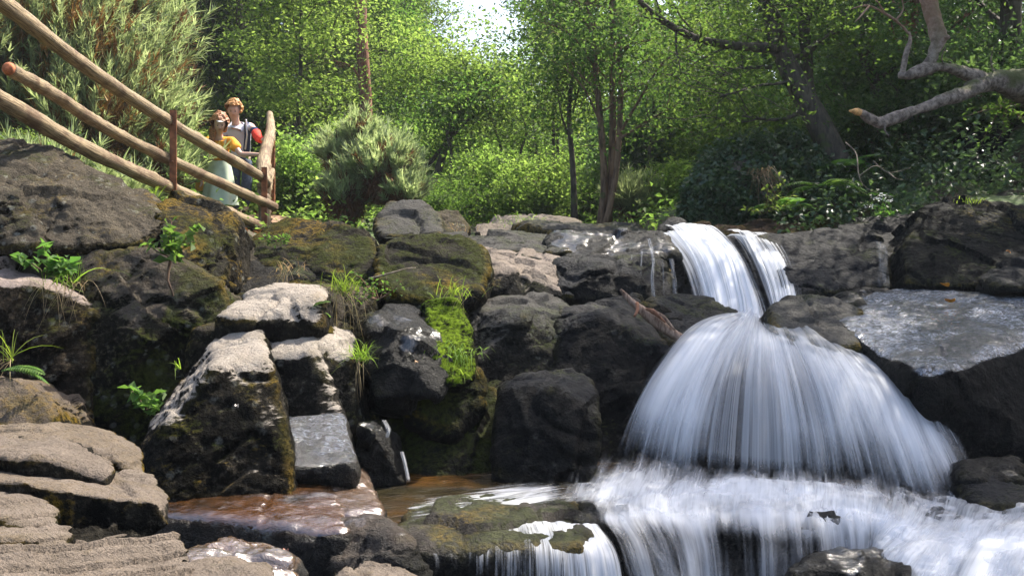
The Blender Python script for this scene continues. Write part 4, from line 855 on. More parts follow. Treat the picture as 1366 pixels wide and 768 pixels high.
for k, (pts, r, lab, nl) in enumerate([
    ([(598, 275, 18), (602, 200, 18), (596, 180, 18), (604, 150, 18)], .035, 'thin pole like tree, leftmost in the glade right of the round gorse', 1500),
    ([(662, 270, 20), (668, 200, 20), (660, 170, 20), (668, 145, 20)], .04, 'thin tree over the left end of the pale slab', 1800),
    ([(698, 275, 19), (694, 210, 19), (702, 175, 19), (694, 150, 19)], .035, 'thin twisting tree over the middle of the pale slab', 1500),
    ([(742, 275, 21), (738, 180, 21), (744, 90, 21), (740, -20, 21)], .045, 'straight thin tree just left of the slim mossy footed tree', 2500),
    ([(868, 262, 17), (866, 200, 17), (872, 140, 17), (862, 70, 17)], .035, 'thin tree right of the alder, nearest to it', 1500),
    ([(940, 230, 16), (936, 160, 16), (930, 100, 16), (938, 30, 16)], .04, 'thin tree seen against the light under the oak limb', 1500),
    ([(985, 220, 17), (978, 150, 17), (990, 80, 17), (984, 0, 17)], .04, 'thin tree between the oak limb and the leaning oak trunk', 1800),
    ([(904, 240, 20), (900, 170, 20), (908, 100, 20), (905, 20, 20)], .04, 'thin straight tree midway between the alder and the ivy mound', 1500),
    ([(645, 260, 23), (628, 190, 23), (640, 130, 23), (632, 90, 23)], .04, 'thin leaning stem deep in the glade under the sky gap', 1200)]):
    traced_tree('sapling', [(pts, r, r * .4)], [], nl, .08, L_LIME if k % 2 else L_MID, M_BARK, lab, seed=140 + k, nb=7, blen=1.0, cfrom=.3)
# ---- dead tree on the right bank
def dead_tree():
    g = N('dead_wood'); P = g.pos(); m = g.n('ShaderNodeMapping', {'Vector': P, 'Scale': (9, 9, 9)}).outputs[0]
    n1 = g.noise(m, 2.2, 9, .72, .2); n2 = g.noise(P, 2.2, 4); nz = g.n('ShaderNodeSeparateXYZ', {0: g.n('ShaderNodeNewGeometry').outputs['Normal']}).outputs[2]
    c = g.mix(g.ss(n1, .35, .66), (.07, .05, .038), (.32, .255, .205))
    zz = g.n('ShaderNodeSeparateXYZ', {0: P}).outputs[2]
    c = g.mix(g.ss(zz, ZC + 1.35, ZC + 1.75, 0, .6), c, (.33, .17, .10))
    xx = g.n('ShaderNodeSeparateXYZ', {0: P}).outputs[0]
    c = g.mix(g.math('MULTIPLY', g.ss(g.math('ADD', n2, g.math('MULTIPLY', nz, .15)), .5, .62), g.ss(xx, 3.3, 3.8, 0, .9)), c, (.07, .08, .015))
    b = g.n('ShaderNodeBump', {'Height': n1, 'Distance': .03, 'Strength': .8}).outputs[0]
    mat = g.done(g.n('ShaderNodeBsdfPrincipled', {'Base Color': c, 'Roughness': .85, 'Normal': b}).outputs[0])
    fresh = flat_mat('torn_wood', (.55, .30, .11), .8, .4, 40)
    def limb(name, pts, rad, par, mt=mat, n=44):
        W = spline([at(*p) for p in pts], n); R = np.interp(np.linspace(0, 1, n), np.linspace(0, 1, len(rad)), rad)
        t = MB(); t.tube(W, R, 18); V, Q, T = t.arrays()
        c0 = np.repeat(W, 18, 0); body = V[:len(c0)]; dirn = body - c0
        k = 1 + .45 * fbm(body * 4, 3, 77)[:, None] + .22 * fbm(body * np.array([30, 30, 14]), 3, 78)[:, None]
        V[:len(c0)] = c0 + dirn * k
        return link(name, mesh_np(name, V - np.array(par.location), Q, T), mt, par)
    e = empty('dead_tree', at(1400, 180, 8.2))
    tag(e, 'bare pale dead tree reaching in from the right, with a snapped orange end', 'dead tree')
    limb('trunk', [(1440, 190, 8.4), (1400, 130, 8.2), (1350, 108, 8.0), (1312, 112, 7.85), (1290, 122, 7.75)], [.22, .17, .115, .085, .07], e)
    limb('limb', [(1315, 112, 7.85), (1270, 130, 7.6), (1235, 142, 7.5), (1200, 155, 7.35), (1175, 164, 7.3), (1160, 158, 7.25), (1147, 150, 7.2)], [.075, .058, .045, .038, .040, .036, .024], e)
    limb('torn_end', [(1150, 152, 7.21), (1142, 149, 7.19), (1133, 148, 7.18)], [.022, .026, .008], e, fresh, 8)
    limb('limb', [(1325, 112, 7.9), (1290, 100, 7.8), (1262, 90, 7.7), (1238, 92, 7.65), (1215, 100, 7.6), (1199, 101, 7.6)], [.08, .058, .042, .052, .046, .028], e)
    limb('limb', [(1236, 96, 7.66), (1246, 72, 7.7), (1252, 50, 7.75), (1244, 20, 7.8), (1230, -30, 7.85), (1222, -80, 7.9)], [.06, .048, .070, .062, .062, .06], e)
    limb('limb', [(1204, 98, 7.6), (1208, 75, 7.6), (1214, 55, 7.62), (1213, 42, 7.62)], [.026, .020, .016, .009], e)
    limb('limb', [(1213, 46, 7.62), (1200, 32, 7.6), (1180, 18, 7.55), (1158, 8, 7.5), (1135, 12, 7.5)], [.010, .011, .009, .007, .003], e)
    for a_, b_, c_ in (((1180, 18, 7.55), (1170, 2, 7.5), (1150, -14, 7.5)), ((1195, 28, 7.6), (1205, 12, 7.6), (1200, -10, 7.6)), ((1160, 8, 7.5), (1148, 22, 7.45), (1140, 30, 7.4)), ((1262, 90, 7.7), (1256, 78, 7.6), (1262, 62, 7.5)), ((1330, 104, 7.9), (1322, 84, 7.8), (1326, 60, 7.7)), ((1185, 158, 7.3), (1180, 172, 7.25), (1186, 182, 7.2))): limb('twig', [a_, b_, c_], [.009, .006, .002], e, n=10)
    limb('knot', [(1250, 52, 7.74), (1262, 50, 7.7), (1267, 50, 7.68)], [.04, .03, .012], e, n=8)
dead_tree()

# ---- gorse bushes
def R_(px, py, d): return np.array(at(px, py, d))
def gorse_at(name, seed, lobes_px, n, label, **k):
    c0 = R_(*lobes_px[0][0]); c0[2] -= lobes_px[0][1][2]
    e = gorse(name, seed, [(R_(*c) - c0, r) for c, r in lobes_px], n, **k); e.location = tuple(c0)
    return tag(e, label, 'gorse bush')
gorse_at('gorse_bush', 61, [((30, 160, 11.5), (.95, .8, 1.0)), ((90, 85, 11.8), (.8, .8, 1.05)), ((20, 40, 12), (.9, .8, 1.2)), ((110, 190, 11.3), (.75, .6, .7)), ((150, 150, 11.7), (.6, .6, .8)), ((-70, 100, 11), (.8, .8, 1.2))], 120000, 'huge blue green gorse bush behind the left end of the log fence', brown=.32, PL=.9, L=.15, W=.016)
gorse_at('gorse_bush', 62, [((175, 100, 12.6), (.55, .6, 1.0)), ((190, 190, 12.3), (.5, .6, .75)), ((170, 30, 12.9), (.5, .6, .6)), ((205, 240, 12), (.5, .5, .5))], 42000, 'tall narrower gorse bush left of the woman, behind the fence post')
gorse_at('gorse_bush', 63, [((508, 238, 12.2), (.44, .5, .42)), ((484, 192, 12.5), (.24, .4, .28)), ((452, 215, 12.7), (.24, .4, .28)), ((540, 268, 12.0), (.25, .4, .24)), ((462, 268, 12.2), (.32, .5, .34)), ((520, 205, 12.6), (.16, .3, .16))], 62000, 'round blue green gorse bush with brown patches above the dark boulder', brown=.42, PL=.62, L=.13, W=.015)
gorse_at('gorse_bush', 64, [((845, 282, 14.5), (.30, .3, .28))], 9000, 'small pale gorse tuft right of the twin stemmed alder', brown=.05)
gorse_at('gorse_bush', 65, [((60, 268, 9.2), (.5, .4, .32)), ((150, 285, 9.6), (.35, .3, .2))], 14000, 'low yellowish gorse between the big boulder and the lowest log', brown=.25)

# ---- bushes
B1 = bush_proto('leafy_bush', 71, (1.0, .9, 1.25), 9000, .075, L_LIME); B2 = bush_proto('leafy_bush', 72, (1.1, 1.0, 1.0), 9000, .065, L_MID, up=.3)
B3 = bush_proto('leafy_bush', 73, (1.2, 1.0, 1.3), 11000, .075, L_DARK, up=.3)
for pr, px, d, sc, rot, lab in [
    (B1, 420, 14.3, .9, .3, 'bright leafy bush right beside the log handrail'), (B2, 380, 15.2, .9, 1.3, 'green bush behind the end of the handrail'),
    (B1, 655, 17, 1.0, 1.0, 'bright bush above the pale slab, left of the slim tree'), (B1, 712, 16, .95, 2.0, 'bright bush between the pale slab and the slim tree'),
    (B2, 600, 15.5, .7, 2.2, 'small green bush right of the round gorse'), (B1, 885, 14.5, .62, 3.0, 'small bright bush left of the ivy mound'),
    (B3, 890, 19, 1.5, .5, 'dark shaded bush in the hollow left of the ivy mound'), (B3, 850, 22, 1.6, 1.5, 'dark bush at the back of the hollow behind the small gorse tuft'),
    (B2, 780, 18, 1.0, .9, 'green bush seen behind the foot of the alder'), (B1, 560, 21, 1.3, 1.9, 'bright bush behind the round gorse, below the leaning tree'),
    (B2, 250, 15, 1.0, 2.5, 'green bush behind the woman'), (B1, 205, 17, 1.2, .1, 'leafy bush between the tall gorse and the woman'), (B2, 335, 18, 1.2, .7, 'green bush directly behind the man'),
    (B1, 455, 17, 1.2, 2.7, 'leafy bush behind the round gorse, on its left'), (B2, 1010, 15, 1.3, .4, 'green bush rising behind the ivy mound'), (B1, 960, 18, 1.5, 2.4, 'bright bush in the light behind the ivy mound'),
    (B3, 1140, 11.5, .8, .2, 'dark shaded bush on the right bank below the oak'), (B3, 1230, 11.5, .95, 1.9, 'dark bush under the torn limb of the dead tree'), (B3, 1310, 10.6, 1.0, 3.1, 'dark bush at the right edge beside the stone face'),
    (B3, 1190, 13.5, 1.4, 1.2, 'dark bush high on the right bank'), (B2, 10, 14, 1.2, 2.0, 'green bush glimpsed behind the huge gorse'), (B1, 20, 9.5, .35, 2.0, 'small lime green plant clump under the log fence at the left'), (B1, 190, 10.2, .26, 1.0, 'small lime green plant under the lowest log'),
    (B1, 690, 24, 1.6, .6, 'large bright bush deep in the glade'), (B1, 760, 26, 1.8, 2.9, 'large bright bush at the back of the glade behind the slim tree'), (B1, 620, 26, 1.7, 1.1, 'large bright bush at the back left of the glade')]:
    inst(pr, px, d, lab, 'bush', sc=sc, rot=rot, dz=-.05)

# ---- background wood
T = [tree_proto('broadleaf_tree', 81, 8.5, .10, 2.1, 26, 11000, .12, L_LIME, M_BARK, cfrom=.12),
     tree_proto('broadleaf_tree', 82, 9.5, .11, 2.3, 28, 12000, .12, L_MID, M_BARK, cfrom=.15, lean=(.8, 0)),
     tree_proto('broadleaf_tree', 83, 7.5, .08, 1.9, 20, 10000, .11, L_LIME, M_BARK, stems=2, cfrom=.15),
     tree_proto('broadleaf_tree', 84, 11, .14, 2.8, 30, 13000, .13, L_MID, M_BARK, cfrom=.2, lean=(-.6, .3)),
     tree_proto('broadleaf_tree', 85, 10, .13, 2.6, 28, 18000, .11, L_DARK, M_BARK, cfrom=.1)]
S = [spruce_proto('spruce_tree', 91, 12, .14, 2.2, 24000), tree_proto('added_shade_tree', 95, 9, .16, 3.2, 26, 17000, .10, L_OAK, M_BARK, cfrom=.42, lean=(-1.2, -.6))]
far = []
LAB = {0: 'bright leafy tree', 1: 'mid green leafy tree', 2: 'bright tree with twin stems', 3: 'tall green tree', 4: 'dark leafy tree', 5: 'dark spruce', 6: 'unseen tree added to shade the falls'}
rows = [ # px, d, type, scale
    (235, 22, 5, .95), (262, 27, 5, 1.1), (205, 24, 5, 1.0), (300, 30, 5, 1.1), (340, 28, 4, 1.0), (120, 20, 1, .9), (40, 19, 3, .9), (-30, 22, 4, 1.1), (160, 28, 4, 1.1), (375, 26, 3, .9), (420, 24, 0, .95), (430, 30, 4, 1.1), (365, 34, 1, 1.2),
    (470, 29, 1, 1.0), (520, 31, 3, .95), (545, 27, 0, .7), (600, 33, 2, .66), (640, 30, 0, .45), (670, 35, 1, .48), (700, 27, 2, .5), (740, 32, 0, .95), (690, 42, 3, .36), (620, 43, 1, .48), (515, 40, 3, 1.1), (765, 38, 3, .95), (735, 22, 2, .62),
    (800, 30, 1, .95), (845, 27, 0, .7), (885, 35, 0, .8), (925, 29, 0, .75), (960, 25, 2, .7), (1000, 29, 2, 1.2), (1040, 24, 1, 1.0), (970, 38, 0, .9), (1050, 33, 3, 1.2), (1095, 27, 0, 1.0), (1140, 22, 1, 1.0), (1150, 31, 3, 1.2),
    (1110, 18, 1, .7), (1185, 19, 1, .8), (1290, 19, 4, 1.0), (1350, 17, 1, .9), (1230, 23, 3, 1.1), (1340, 22, 4, 1.1), (1400, 18, 4, 1.0), (1290, 13.5, 4, .55), (1210, 28, 3, 1.2), (1300, 30, 3, 1.3),
    (830, 46, 1, 1.0), (930, 48, 3, 1.1), (1010, 44, 3, 1.4), (780, 48, 3, 1.1), (500, 42, 4, 1.2), (440, 42, 3, 1.3), (380, 44, 4, 1.4), (310, 42, 4, 1.3), (240, 40, 4, 1.3), (170, 38, 3, 1.3), (100, 34, 4, 1.2), (40, 30, 4, 1.2), (-60, 32, 3, 1.2), (1100, 44, 3, 1.4), (1190, 42, 4, 1.4), (1280, 42, 3, 1.4), (1380, 36, 4, 1.3), (-120, 24, 4, 1.2), (1470, 26, 4, 1.3), (740, 52, 1, .7), (655, 52, 1, .36)]
rg0 = np.random.default_rng(5)
marks = [(-999, 60, 'beyond the left end of the log fence'), (60, 220, 'beyond the big gorse bushes'), (220, 360, 'behind the two walkers'), (360, 450, 'right of the walkers, behind the handrail bush'), (450, 560, 'behind the reddish pine'), (560, 700, 'under the gap of open sky'),
         (700, 790, 'left of the alder'), (790, 870, 'directly behind the alder'), (870, 960, 'between the alder and the ivy mound'), (960, 1090, 'behind the leaning oak'), (1090, 1200, 'right of the leaning oak'), (1200, 1320, 'behind the dead tree'), (1320, 2000, 'at the right edge of the wood')]
rows += [(1540, 8.6, 6, .95)]  # tree outside the view, added so its crown shades the falls
for px, d, k, sc in rows:
    pr = (T + S)[k]; near = d < 26
    where = next(m for a, b, m in marks if a <= px < b)
    lab = LAB[k] + (', ' if near else ' far ') + ('' if near else 'back, ') + where
    inst(pr, px, d, lab, 'tree', group=lab, rot=0 if k == 6 else rg0.uniform(0, 6.28), sc=(.85, .85, .60) if k == 6 else sc * rg0.uniform(.93, 1.05), dz=-.1)

# ---- ivy mound and ground plants
def scatter(name, n, xr, yr, seed, size, mat, label, hfun=None, kind='stuff', cat='undergrowth', mask=None, lift=.25, blade=False):
    rg = np.random.default_rng(seed); x = rg.uniform(*xr, n); y = rg.uniform(*yr, n)
    P = np.stack([x, y, x * 0], 1); cl = fbm(P * 1.3, 3, seed) + .15
    keep = cl > rg.uniform(-.35, .35, n)
    if mask is not None: keep &= mask(x, y)
    x = x[keep]; y = y[keep]; cl = cl[keep]; z = terr(x, y) + np.abs(rg.normal(size=len(x))) * lift * np.clip(cl + .4, .1, 1)
    P = np.stack([x, y, z], 1)
    if blade: V, Q = blades(rg, P, rg.normal(size=(len(P), 3)) * .4 + np.array([0, 0, 1]), size, .012, .5, 2)
    else: V, Q = leaf_quads(rg, P, size, .7, .6)
    V, loc = recenter(V); o = link(name, mesh_np(name, V, Q, smooth=False), mat, None, loc)
    return tag(o, label, cat, kind=kind)
left = lambda x, y: (x < -1.7 - .1 * (y - 9)) & (y > 8.2) & ~((x > -5.2) & (x < -1.9) & (y > 10.2) & (y < 14.8)) & ~((x > -3.6) & (y < 10.3)) & ~((y > 14.7) & (y < 17) & (x > -5.5) & (x < -4))
scatter('undergrowth', 60000, (-12, -1.5), (8.2, 22), 101, .07, L_MID, 'low green plants on the left bank and under the trees', mask=left, lift=.30)
scatter('undergrowth', 48000, (-6, 8), (10.8, 26), 102, .085, L_LIME, 'bright low plants on the floor of the glade', mask=lambda x, y: ((x < -1.2) | (x > 1.5) | (y > 15.0)), lift=.35)
scatter('ground_ivy', 80000, (2.4, 12), (8.7, 16), 103, .065, L_IVY, 'dark ivy and leaves covering the shaded right bank', mask=lambda x, y: (x > 2.5) & (y > 8.75), lift=.28)
scatter('leaf_litter', 12000, (-8, -2.2), (7, 14), 104, .05, L_GBROWN, 'brown fallen leaves and dead twigs under the gorse', cat='leaf litter', lift=.04)
def ivy_mound():
    rg = np.random.default_rng(110); n = 30000
    lob = [((1000, 262, 10.4), (.62, .5, .62)), ((962, 280, 10.2), (.42, .4, .45)), ((1048, 262, 10.6), (.5, .5, .66)), ((1085, 275, 10.4), (.4, .4, .5))]
    P = []; core = []
    for c, r in lob:
        c = R_(*c); r = np.array(r); d = rg.normal(size=(n // 4, 3)); d[:, 1] -= .3; d /= np.linalg.norm(d, axis=1)[:, None]
        k = 1 + .13 * fbm(d * 2.2 + c, 3, 111)[:, None] * 2; P.append(c + d * r * k * rg.uniform(.9, 1.12, (len(d), 1)))
        bm = bmesh.new(); bmesh.ops.create_icosphere(bm, subdivisions=4, radius=1); me = bpy.data.meshes.new('c')
        for v in bm.verts: v.co = Vector(c) + Vector([v.co[i] * r[i] * .88 for i in range(3)])
        bm.to_mesh(me); bm.free(); core.append(me)
    me = remesh(join_meshes(core), .05); c0 = np.array(at(1020, 300, 10.4))
    V = relax(me, 4); V = V + normals(me) * (.08 * fbm(V * 5, 3, 5))[:, None]; me.vertices.foreach_set('co', (V - c0).ravel()); me.update(); me.name = 'stump'
    e = empty('ivy_mound', tuple(c0)); tag(e, 'rounded mound smothered in dark ivy behind the upper fall', 'ivy mound')
    me.materials.clear(); link('stump', me, M_BARK, e)
    V, Q = leaf_quads(rg, np.concatenate(P), .062, .3, .8); link('ivy', mesh_np('ivy', V - c0, Q, smooth=False), L_IVY, e)
ivy_mound()
def grass_tuft(px, py, d, n, L, label, mat=None, spread=.06, droop=.5, dirb=(0, -.2, 1), seed=1, dry=0, w=.006):
    rg = np.random.default_rng(seed); e = empty('grass_tuft', at(px, py, d)); tag(e, label, 'grass tuft')
    P = rg.normal(size=(n, 3)) * spread * np.array([1, .5, .3]); D = rg.normal(size=(n, 3)) * .45 + np.array(dirb)
    V, Q = blades(rg, P, D, L, w, droop, 5); link('blades', mesh_np('blades', V, Q, smooth=False), mat or L_GRASS, e)
    if dry:
        P = rg.normal(size=(dry, 3)) * spread * np.array([1, .5, .3]); D = rg.normal(size=(dry, 3)) * .4 + np.array([0, -.5, .1])
        V, Q = blades(rg, P, D, L * .75, w * .6, 1.1, 6); link('dry_blades', mesh_np('dry_blades', V, Q, smooth=False), L_DRY, e)
grass_tuft(458, 388, 5.9, 90, .26, 'bushy grass tuft with straw hanging below it, at the head of the gully', seed=1, dry=40, spread=.05)
grass_tuft(482, 480, 5.4, 60, .24, 'bright grass tuft halfway down, beside the upright block', seed=2, dry=14, spread=.03)
grass_tuft(608, 395, 5.95, 40, .24, 'thin grass growing above the bright moss', seed=3, dry=10, spread=.05, w=.005)
grass_tuft(600, 470, 5.6, 120, .13, 'short vivid grass on the bright moss pillar', seed=4, spread=.09, droop=.9, dirb=(0, -.7, .6))
grass_tuft(622, 505, 5.45, 9, .22, 'few long blades at the right foot of the bright moss', seed=5, spread=.02)
grass_tuft(88, 378, 5.55, 36, .30, 'dry straggling grass hanging from the left cliff beside the weeds', seed=6, dry=36, spread=.07)
grass_tuft(16, 480, 5.0, 12, .35, 'few yellow grass stalks at the left edge', seed=7, dry=8, spread=.02)
grass_tuft(385, 362, 6.4, 24, .18, 'pale dead grass hanging on the mossy boulder by the handrail', seed=8, dry=20, spread=.05, mat=L_DRY)
grass_tuft(238, 492, 5.3, 7, .16, 'tiny wisp of grass on the tall blackish wall', seed=9, spread=.015)
grass_tuft(208, 262, 6.9, 14, .18, 'small grass wisp in the notch between the two left boulders', seed=10, spread=.02)
grass_tuft(1292, 270, 8.2, 30, .16, 'small grass tuft on top of the humped boulder', seed=11, spread=.06, droop=.8)
grass_tuft(690, 298, 10.9, 120, .14, 'yellowish grass patch on the pale slab by the glade', seed=12, spread=.16, droop=.6)
grass_tuft(600, 308, 9.9, 60, .14, 'straw coloured grass on the sunlit grey boulder by the gorse', seed=13, spread=.1, mat=L_DRY)
grass_tuft(1015, 232, 9.9, 60, .5, 'straw coloured grass spilling over the ivy mound', seed=14, spread=.08, mat=L_DRY, droop=1.3, dirb=(.3, -.6, .5))
def fern(px, py, d, nf, L, label, seed, az0=None, name='fern'):
    rg = np.random.default_rng(seed); e = empty(name, at(px, py, d)); tag(e, label, 'fern')
    for k in range(nf):
        az = (az0 if az0 is not None else k * 2.4) + rg.uniform(-.5, .5) ; el = rg.uniform(.3, .9)
        dv = np.array([math.cos(az) * math.cos(el), math.sin(az) * math.cos(el), math.sin(el)])
        pts, _ = wander(rg, np.zeros(3), dv, L * rg.uniform(.75, 1.1), 18, .02, -.07)
        V = []; Q = []; n = 0; tt = np.gradient(pts, axis=0)
        for i in range(2, 19):
            t = tt[i] / np.linalg.norm(tt[i]); sd = np.cross(t, [0, 0, 1.]); sd /= np.linalg.norm(sd) + 1e-9; up_ = np.cross(sd, t)
            ln = L * .34 * math.sin(math.pi * min(1, (i + 1) / 19.5)) ** .8 + .004; w = L * .032
            for s in (-1, 1):
                a = pts[i]; b = a + sd * s * ln * .5 + t * ln * .18 + t * w; c = a + sd * s * ln + t * ln * .3 - up_ * ln * .15; dd_ = a + sd * s * ln * .5 + t * ln * .18 - t * w
                V += [a, b, c, dd_]; Q.append((n, n + 1, n + 2, n + 3)); n += 4
        mb = MB(); mb.add(V, Q); mb.tube(pts, np.linspace(.004, .001, 19), 4, cap=False); mb.build('frond', L_FERN, e, smooth=False)
fern(400, 418, 5.45, 2, .24, 'small fern frond lying on the slab above the dark block', 1, az0=.2)
fern(2, 495, 4.8, 3, .22, 'fern at the far left on the rusty rock', 2, az0=.2)
fern(1095, 250, 9.6, 6, .5, 'fern on the shaded right bank beside the ivy mound', 3)
fern(1120, 225, 10.2, 6, .5, 'fern higher on the right bank below the oak', 4)
fern(1045, 282, 9.4, 5, .4, 'fern hanging beside the foot of the ivy mound', 5)
fern(1160, 262, 9.6, 5, .36, 'small fern near the white flowers on the right bank', 6)
def leafy(px, py, d, nst, L, ls, label, seed, mat=None, dirb=(0, -.2, .6), root=False):
    rg = np.random.default_rng(seed); e = empty('leafy_weed', at(px, py, d)); tag(e, label, 'plant'); st = MB(); P = []; O = []
    for k in range(nst):
        dv = rg.normal(size=3) * np.array([.8, .35, .25]) + np.array(dirb); dv /= np.linalg.norm(dv)
        pts, dl = wander(rg, np.zeros(3), dv, L * rg.uniform(.6, 1.1), 7, .12, -.02); st.tube(pts, np.linspace(.005, .002, 8), 4)
        for i in range(2, 8):
            for s in range(2): P.append(pts[i] + rg.normal(size=3) * .018); O.append(dl * .4 + rg.normal(size=3) * .8)
    if root: st.tube(wander(rg, np.zeros(3), np.array([0, -.15, -1.]), .28, 8, .15, 0)[0], np.linspace(.012, .004, 9), 5)
    st.build('stem', M_TWIG, e)
    V, Q = leaf_quads(rg, np.array(P), ls, .6, .55, outward=np.array(O)); link('leaves', mesh_np('leaves', V, Q, smooth=False), mat or L_FERN, e)
leafy(228, 345, 5.75, 9, .24, .075, 'leafy weed with a dangling root between the boulders on the left cliff', 1, root=True)
leafy(62, 365, 5.5, 6, .2, .085, 'broad leaved weed growing out of the recess at the upper left', 2)
leafy(196, 548, 5.25, 4, .15, .085, 'tiny upright plant on the foot of the blackish wall', 3, dirb=(0, -.1, 1.2))
leafy(505, 400, 5.9, 8, .22, .032, 'fine trailing weed beside the bushy grass tuft', 4)
leafy(1175, 288, 8.6, 5, .14, .04, 'low weed among the white flowers by the humped boulder', 5)
leafy(370, 322, 7.0, 4, .12, .04, 'little weed on the mossy boulder next to the handrail foot', 6)
leafy(1020, 285, 9.3, 9, .4, .06, 'bright bramble sprays at the foot of the ivy mound', 7, mat=L_LIME)
leafy(1340, 140, 8.4, 12, .5, .06, 'pale green bramble hanging below the dead tree at the right', 8, mat=L_MID, dirb=(0, -.3, -.2))
def flowers():
    e = empty('white_flowers', at(1175, 290, 8.5)); tag(e, 'small white flowers on thin stems behind the wet rock at the right', 'flowers'); rg = np.random.default_rng(3)
    st = MB(); hd = MB()
    for k, (dx, h) in enumerate([(-.03, .17), (.02, .2), (.07, .15), (-.11, .1)]):
        pts = np.array([(dx * .4, 0, 0), (dx * .8, 0, h * .5), (dx, -.01, h)]); st.tube(pts, [.003, .0025, .002], 4)
        P = pts[-1] + rg.normal(size=(26, 3)) * np.array([.022, .022, .009]); V, Q = leaf_quads(rg, P, .018, 1.2, .8); hd.add(V, Q)
    st.build('stem', L_FERN, e); hd.build('flower', flat_mat('white_petals', (.8, .8, .74)), e, smooth=False)
flowers()
def bare_twig(pts, label):
    W = [spline([at(*p) for p in q], 20) for q in pts]; b = W[0][0]; e = MB()
    for q in W: e.tube(q - b, np.linspace(.008, .003, 20), 5)
    o = e.build('bare_twig', bark_mat('twig_bark', (.12, .09, .06), (.34, .27, .20)), None); o.location = tuple(b); tag(o, label, 'twig')
bare_twig([[(1128, 190, 9.3), (1142, 205, 9.2), (1146, 235, 9.0), (1158, 252, 8.9), (1190, 263, 8.8)], [(1146, 235, 9.0), (1165, 222, 9.0), (1180, 225, 9.0)]], 'bare pale twig curving down over the shaded right bank')
bare_twig([[(1165, 215, 9.3), (1185, 230, 9.2), (1215, 224, 9.2)], [(1185, 230, 9.2), (1195, 238, 9.1), (1205, 240, 9.1)]], 'short forked twig lying across the leaves right of the curving twig')
bare_twig([[(492, 372, 6.1), (515, 366, 6.0), (540, 359, 6.0), (555, 357, 6.0)]], 'single long dry stalk reaching right from the bushy grass tuft')
def fallen_leaf(px, py, d, col, label, size=.035, seed=1):
    rg = np.random.default_rng(seed); n = 12; a = np.linspace(0, 2 * math.pi, n, endpoint=False); r = size * (.75 + .3 * np.cos(a) + .08 * rg.normal(size=n))
    top = np.stack([r * np.cos(a), r * np.sin(a) * .75, .008 * np.cos(2 * a) + .003], 1); bm_ = MB()
    V = np.concatenate([top, [[0, 0, .001]], top - [0, 0, .0012], [[0, 0, -.0002]]])
    T_ = [(n, i, (i + 1) % n) for i in range(n)] + [(2 * n + 1, n + 1 + (i + 1) % n, n + 1 + i) for i in range(n)]; Q_ = [(i, n + 1 + i, n + 1 + (i + 1) % n, (i + 1) % n) for i in range(n)]
    bm_.add(V, Q_, T_); o = bm_.build('fallen_leaf', flat_mat('fallen_leaf', col), None, smooth=False); o.location = at(px, py, d); o.rotation_euler = (.5, .15, rg.uniform(0, 6))
    tag(o, label, 'fallen leaf')
# ------------------------------------------------------------------ log fence
def log_mat():
    g = N('weathered_log'); P = g.pos(); uv = g.n('ShaderNodeUVMap').outputs[0]
    m = g.n('ShaderNodeMapping', {'Vector': uv, 'Scale': (2.0, 14, 1)}).outputs[0]
    n1 = g.noise(m, 2.0, 6, .62, .35); n2 = g.noise(P, 3.5, 5, .6); n3 = g.noise(P, 26, 4, .6)
    c = g.mix(g.ss(n1, .34, .64), (.08, .052, .028), (.40, .30, .175))
    c = g.mix(g.ss(n2, .46, .62, 0, .75), c, (.10, .05, .025))
    c = g.mix(g.ss(n3, .6, .75, 0, .5), c, (.06, .035, .02))
    b = g.n('ShaderNodeBump', {'Height': n1, 'Distance': .015, 'Strength': .8}).outputs[0]
    return g.done(g.n('ShaderNodeBsdfPrincipled', {'Base Color': c, 'Roughness': .7, 'Normal': b}).outputs[0])
M_LOG = log_mat()
M_RUST = flat_mat('rusty_steel', (.20, .075, .03), .75, .5, 12)
M_LOGEND = flat_mat('log_end', (.34, .12, .055), .9, .5, 25)
def log(name, pts, r, par, seed=1, n=70, sides=20, ends=None):
    W = spline([at(*p) if len(p) == 3 else p for p in pts], n); R = np.interp(np.linspace(0, 1, n), np.linspace(0, 1, len(r)), r)
    t = MB(); t.tube(W, R, sides, cap=True); V, Q, T_ = t.arrays(); k0 = n * sides
    c = np.repeat(W, sides, 0); d = V[:k0] - c
    k = 1 + .16 * fbm(np.stack([np.repeat(np.linspace(0, 1, n), sides) * 26, d[:, 0] * 8, d[:, 2] * 8], 1), 3, seed)[:, None] + .05 * fbm(V[:k0] * 22, 2, seed)[:, None]
    rg = np.random.default_rng(seed)
    for _ in range(9):     # knots
        j = V[rg.integers(0, k0)]; k += .22 * np.exp(-(np.linalg.norm(V[:k0] - j, axis=1) / .03) ** 2)[:, None]
    V[:k0] = c + d * k
    ln = np.linalg.norm(W[-1] - W[0])
    uv = np.concatenate([np.stack([np.repeat(np.linspace(0, ln, n), sides), np.abs(np.tile(np.arange(sides) / sides, n) * 2 - 1)], 1), [[0, 0], [1, 0]]])
    return link(name, mesh_np(name, V - np.array(par.location), Q, T_, uv=uv), M_LOG, par)
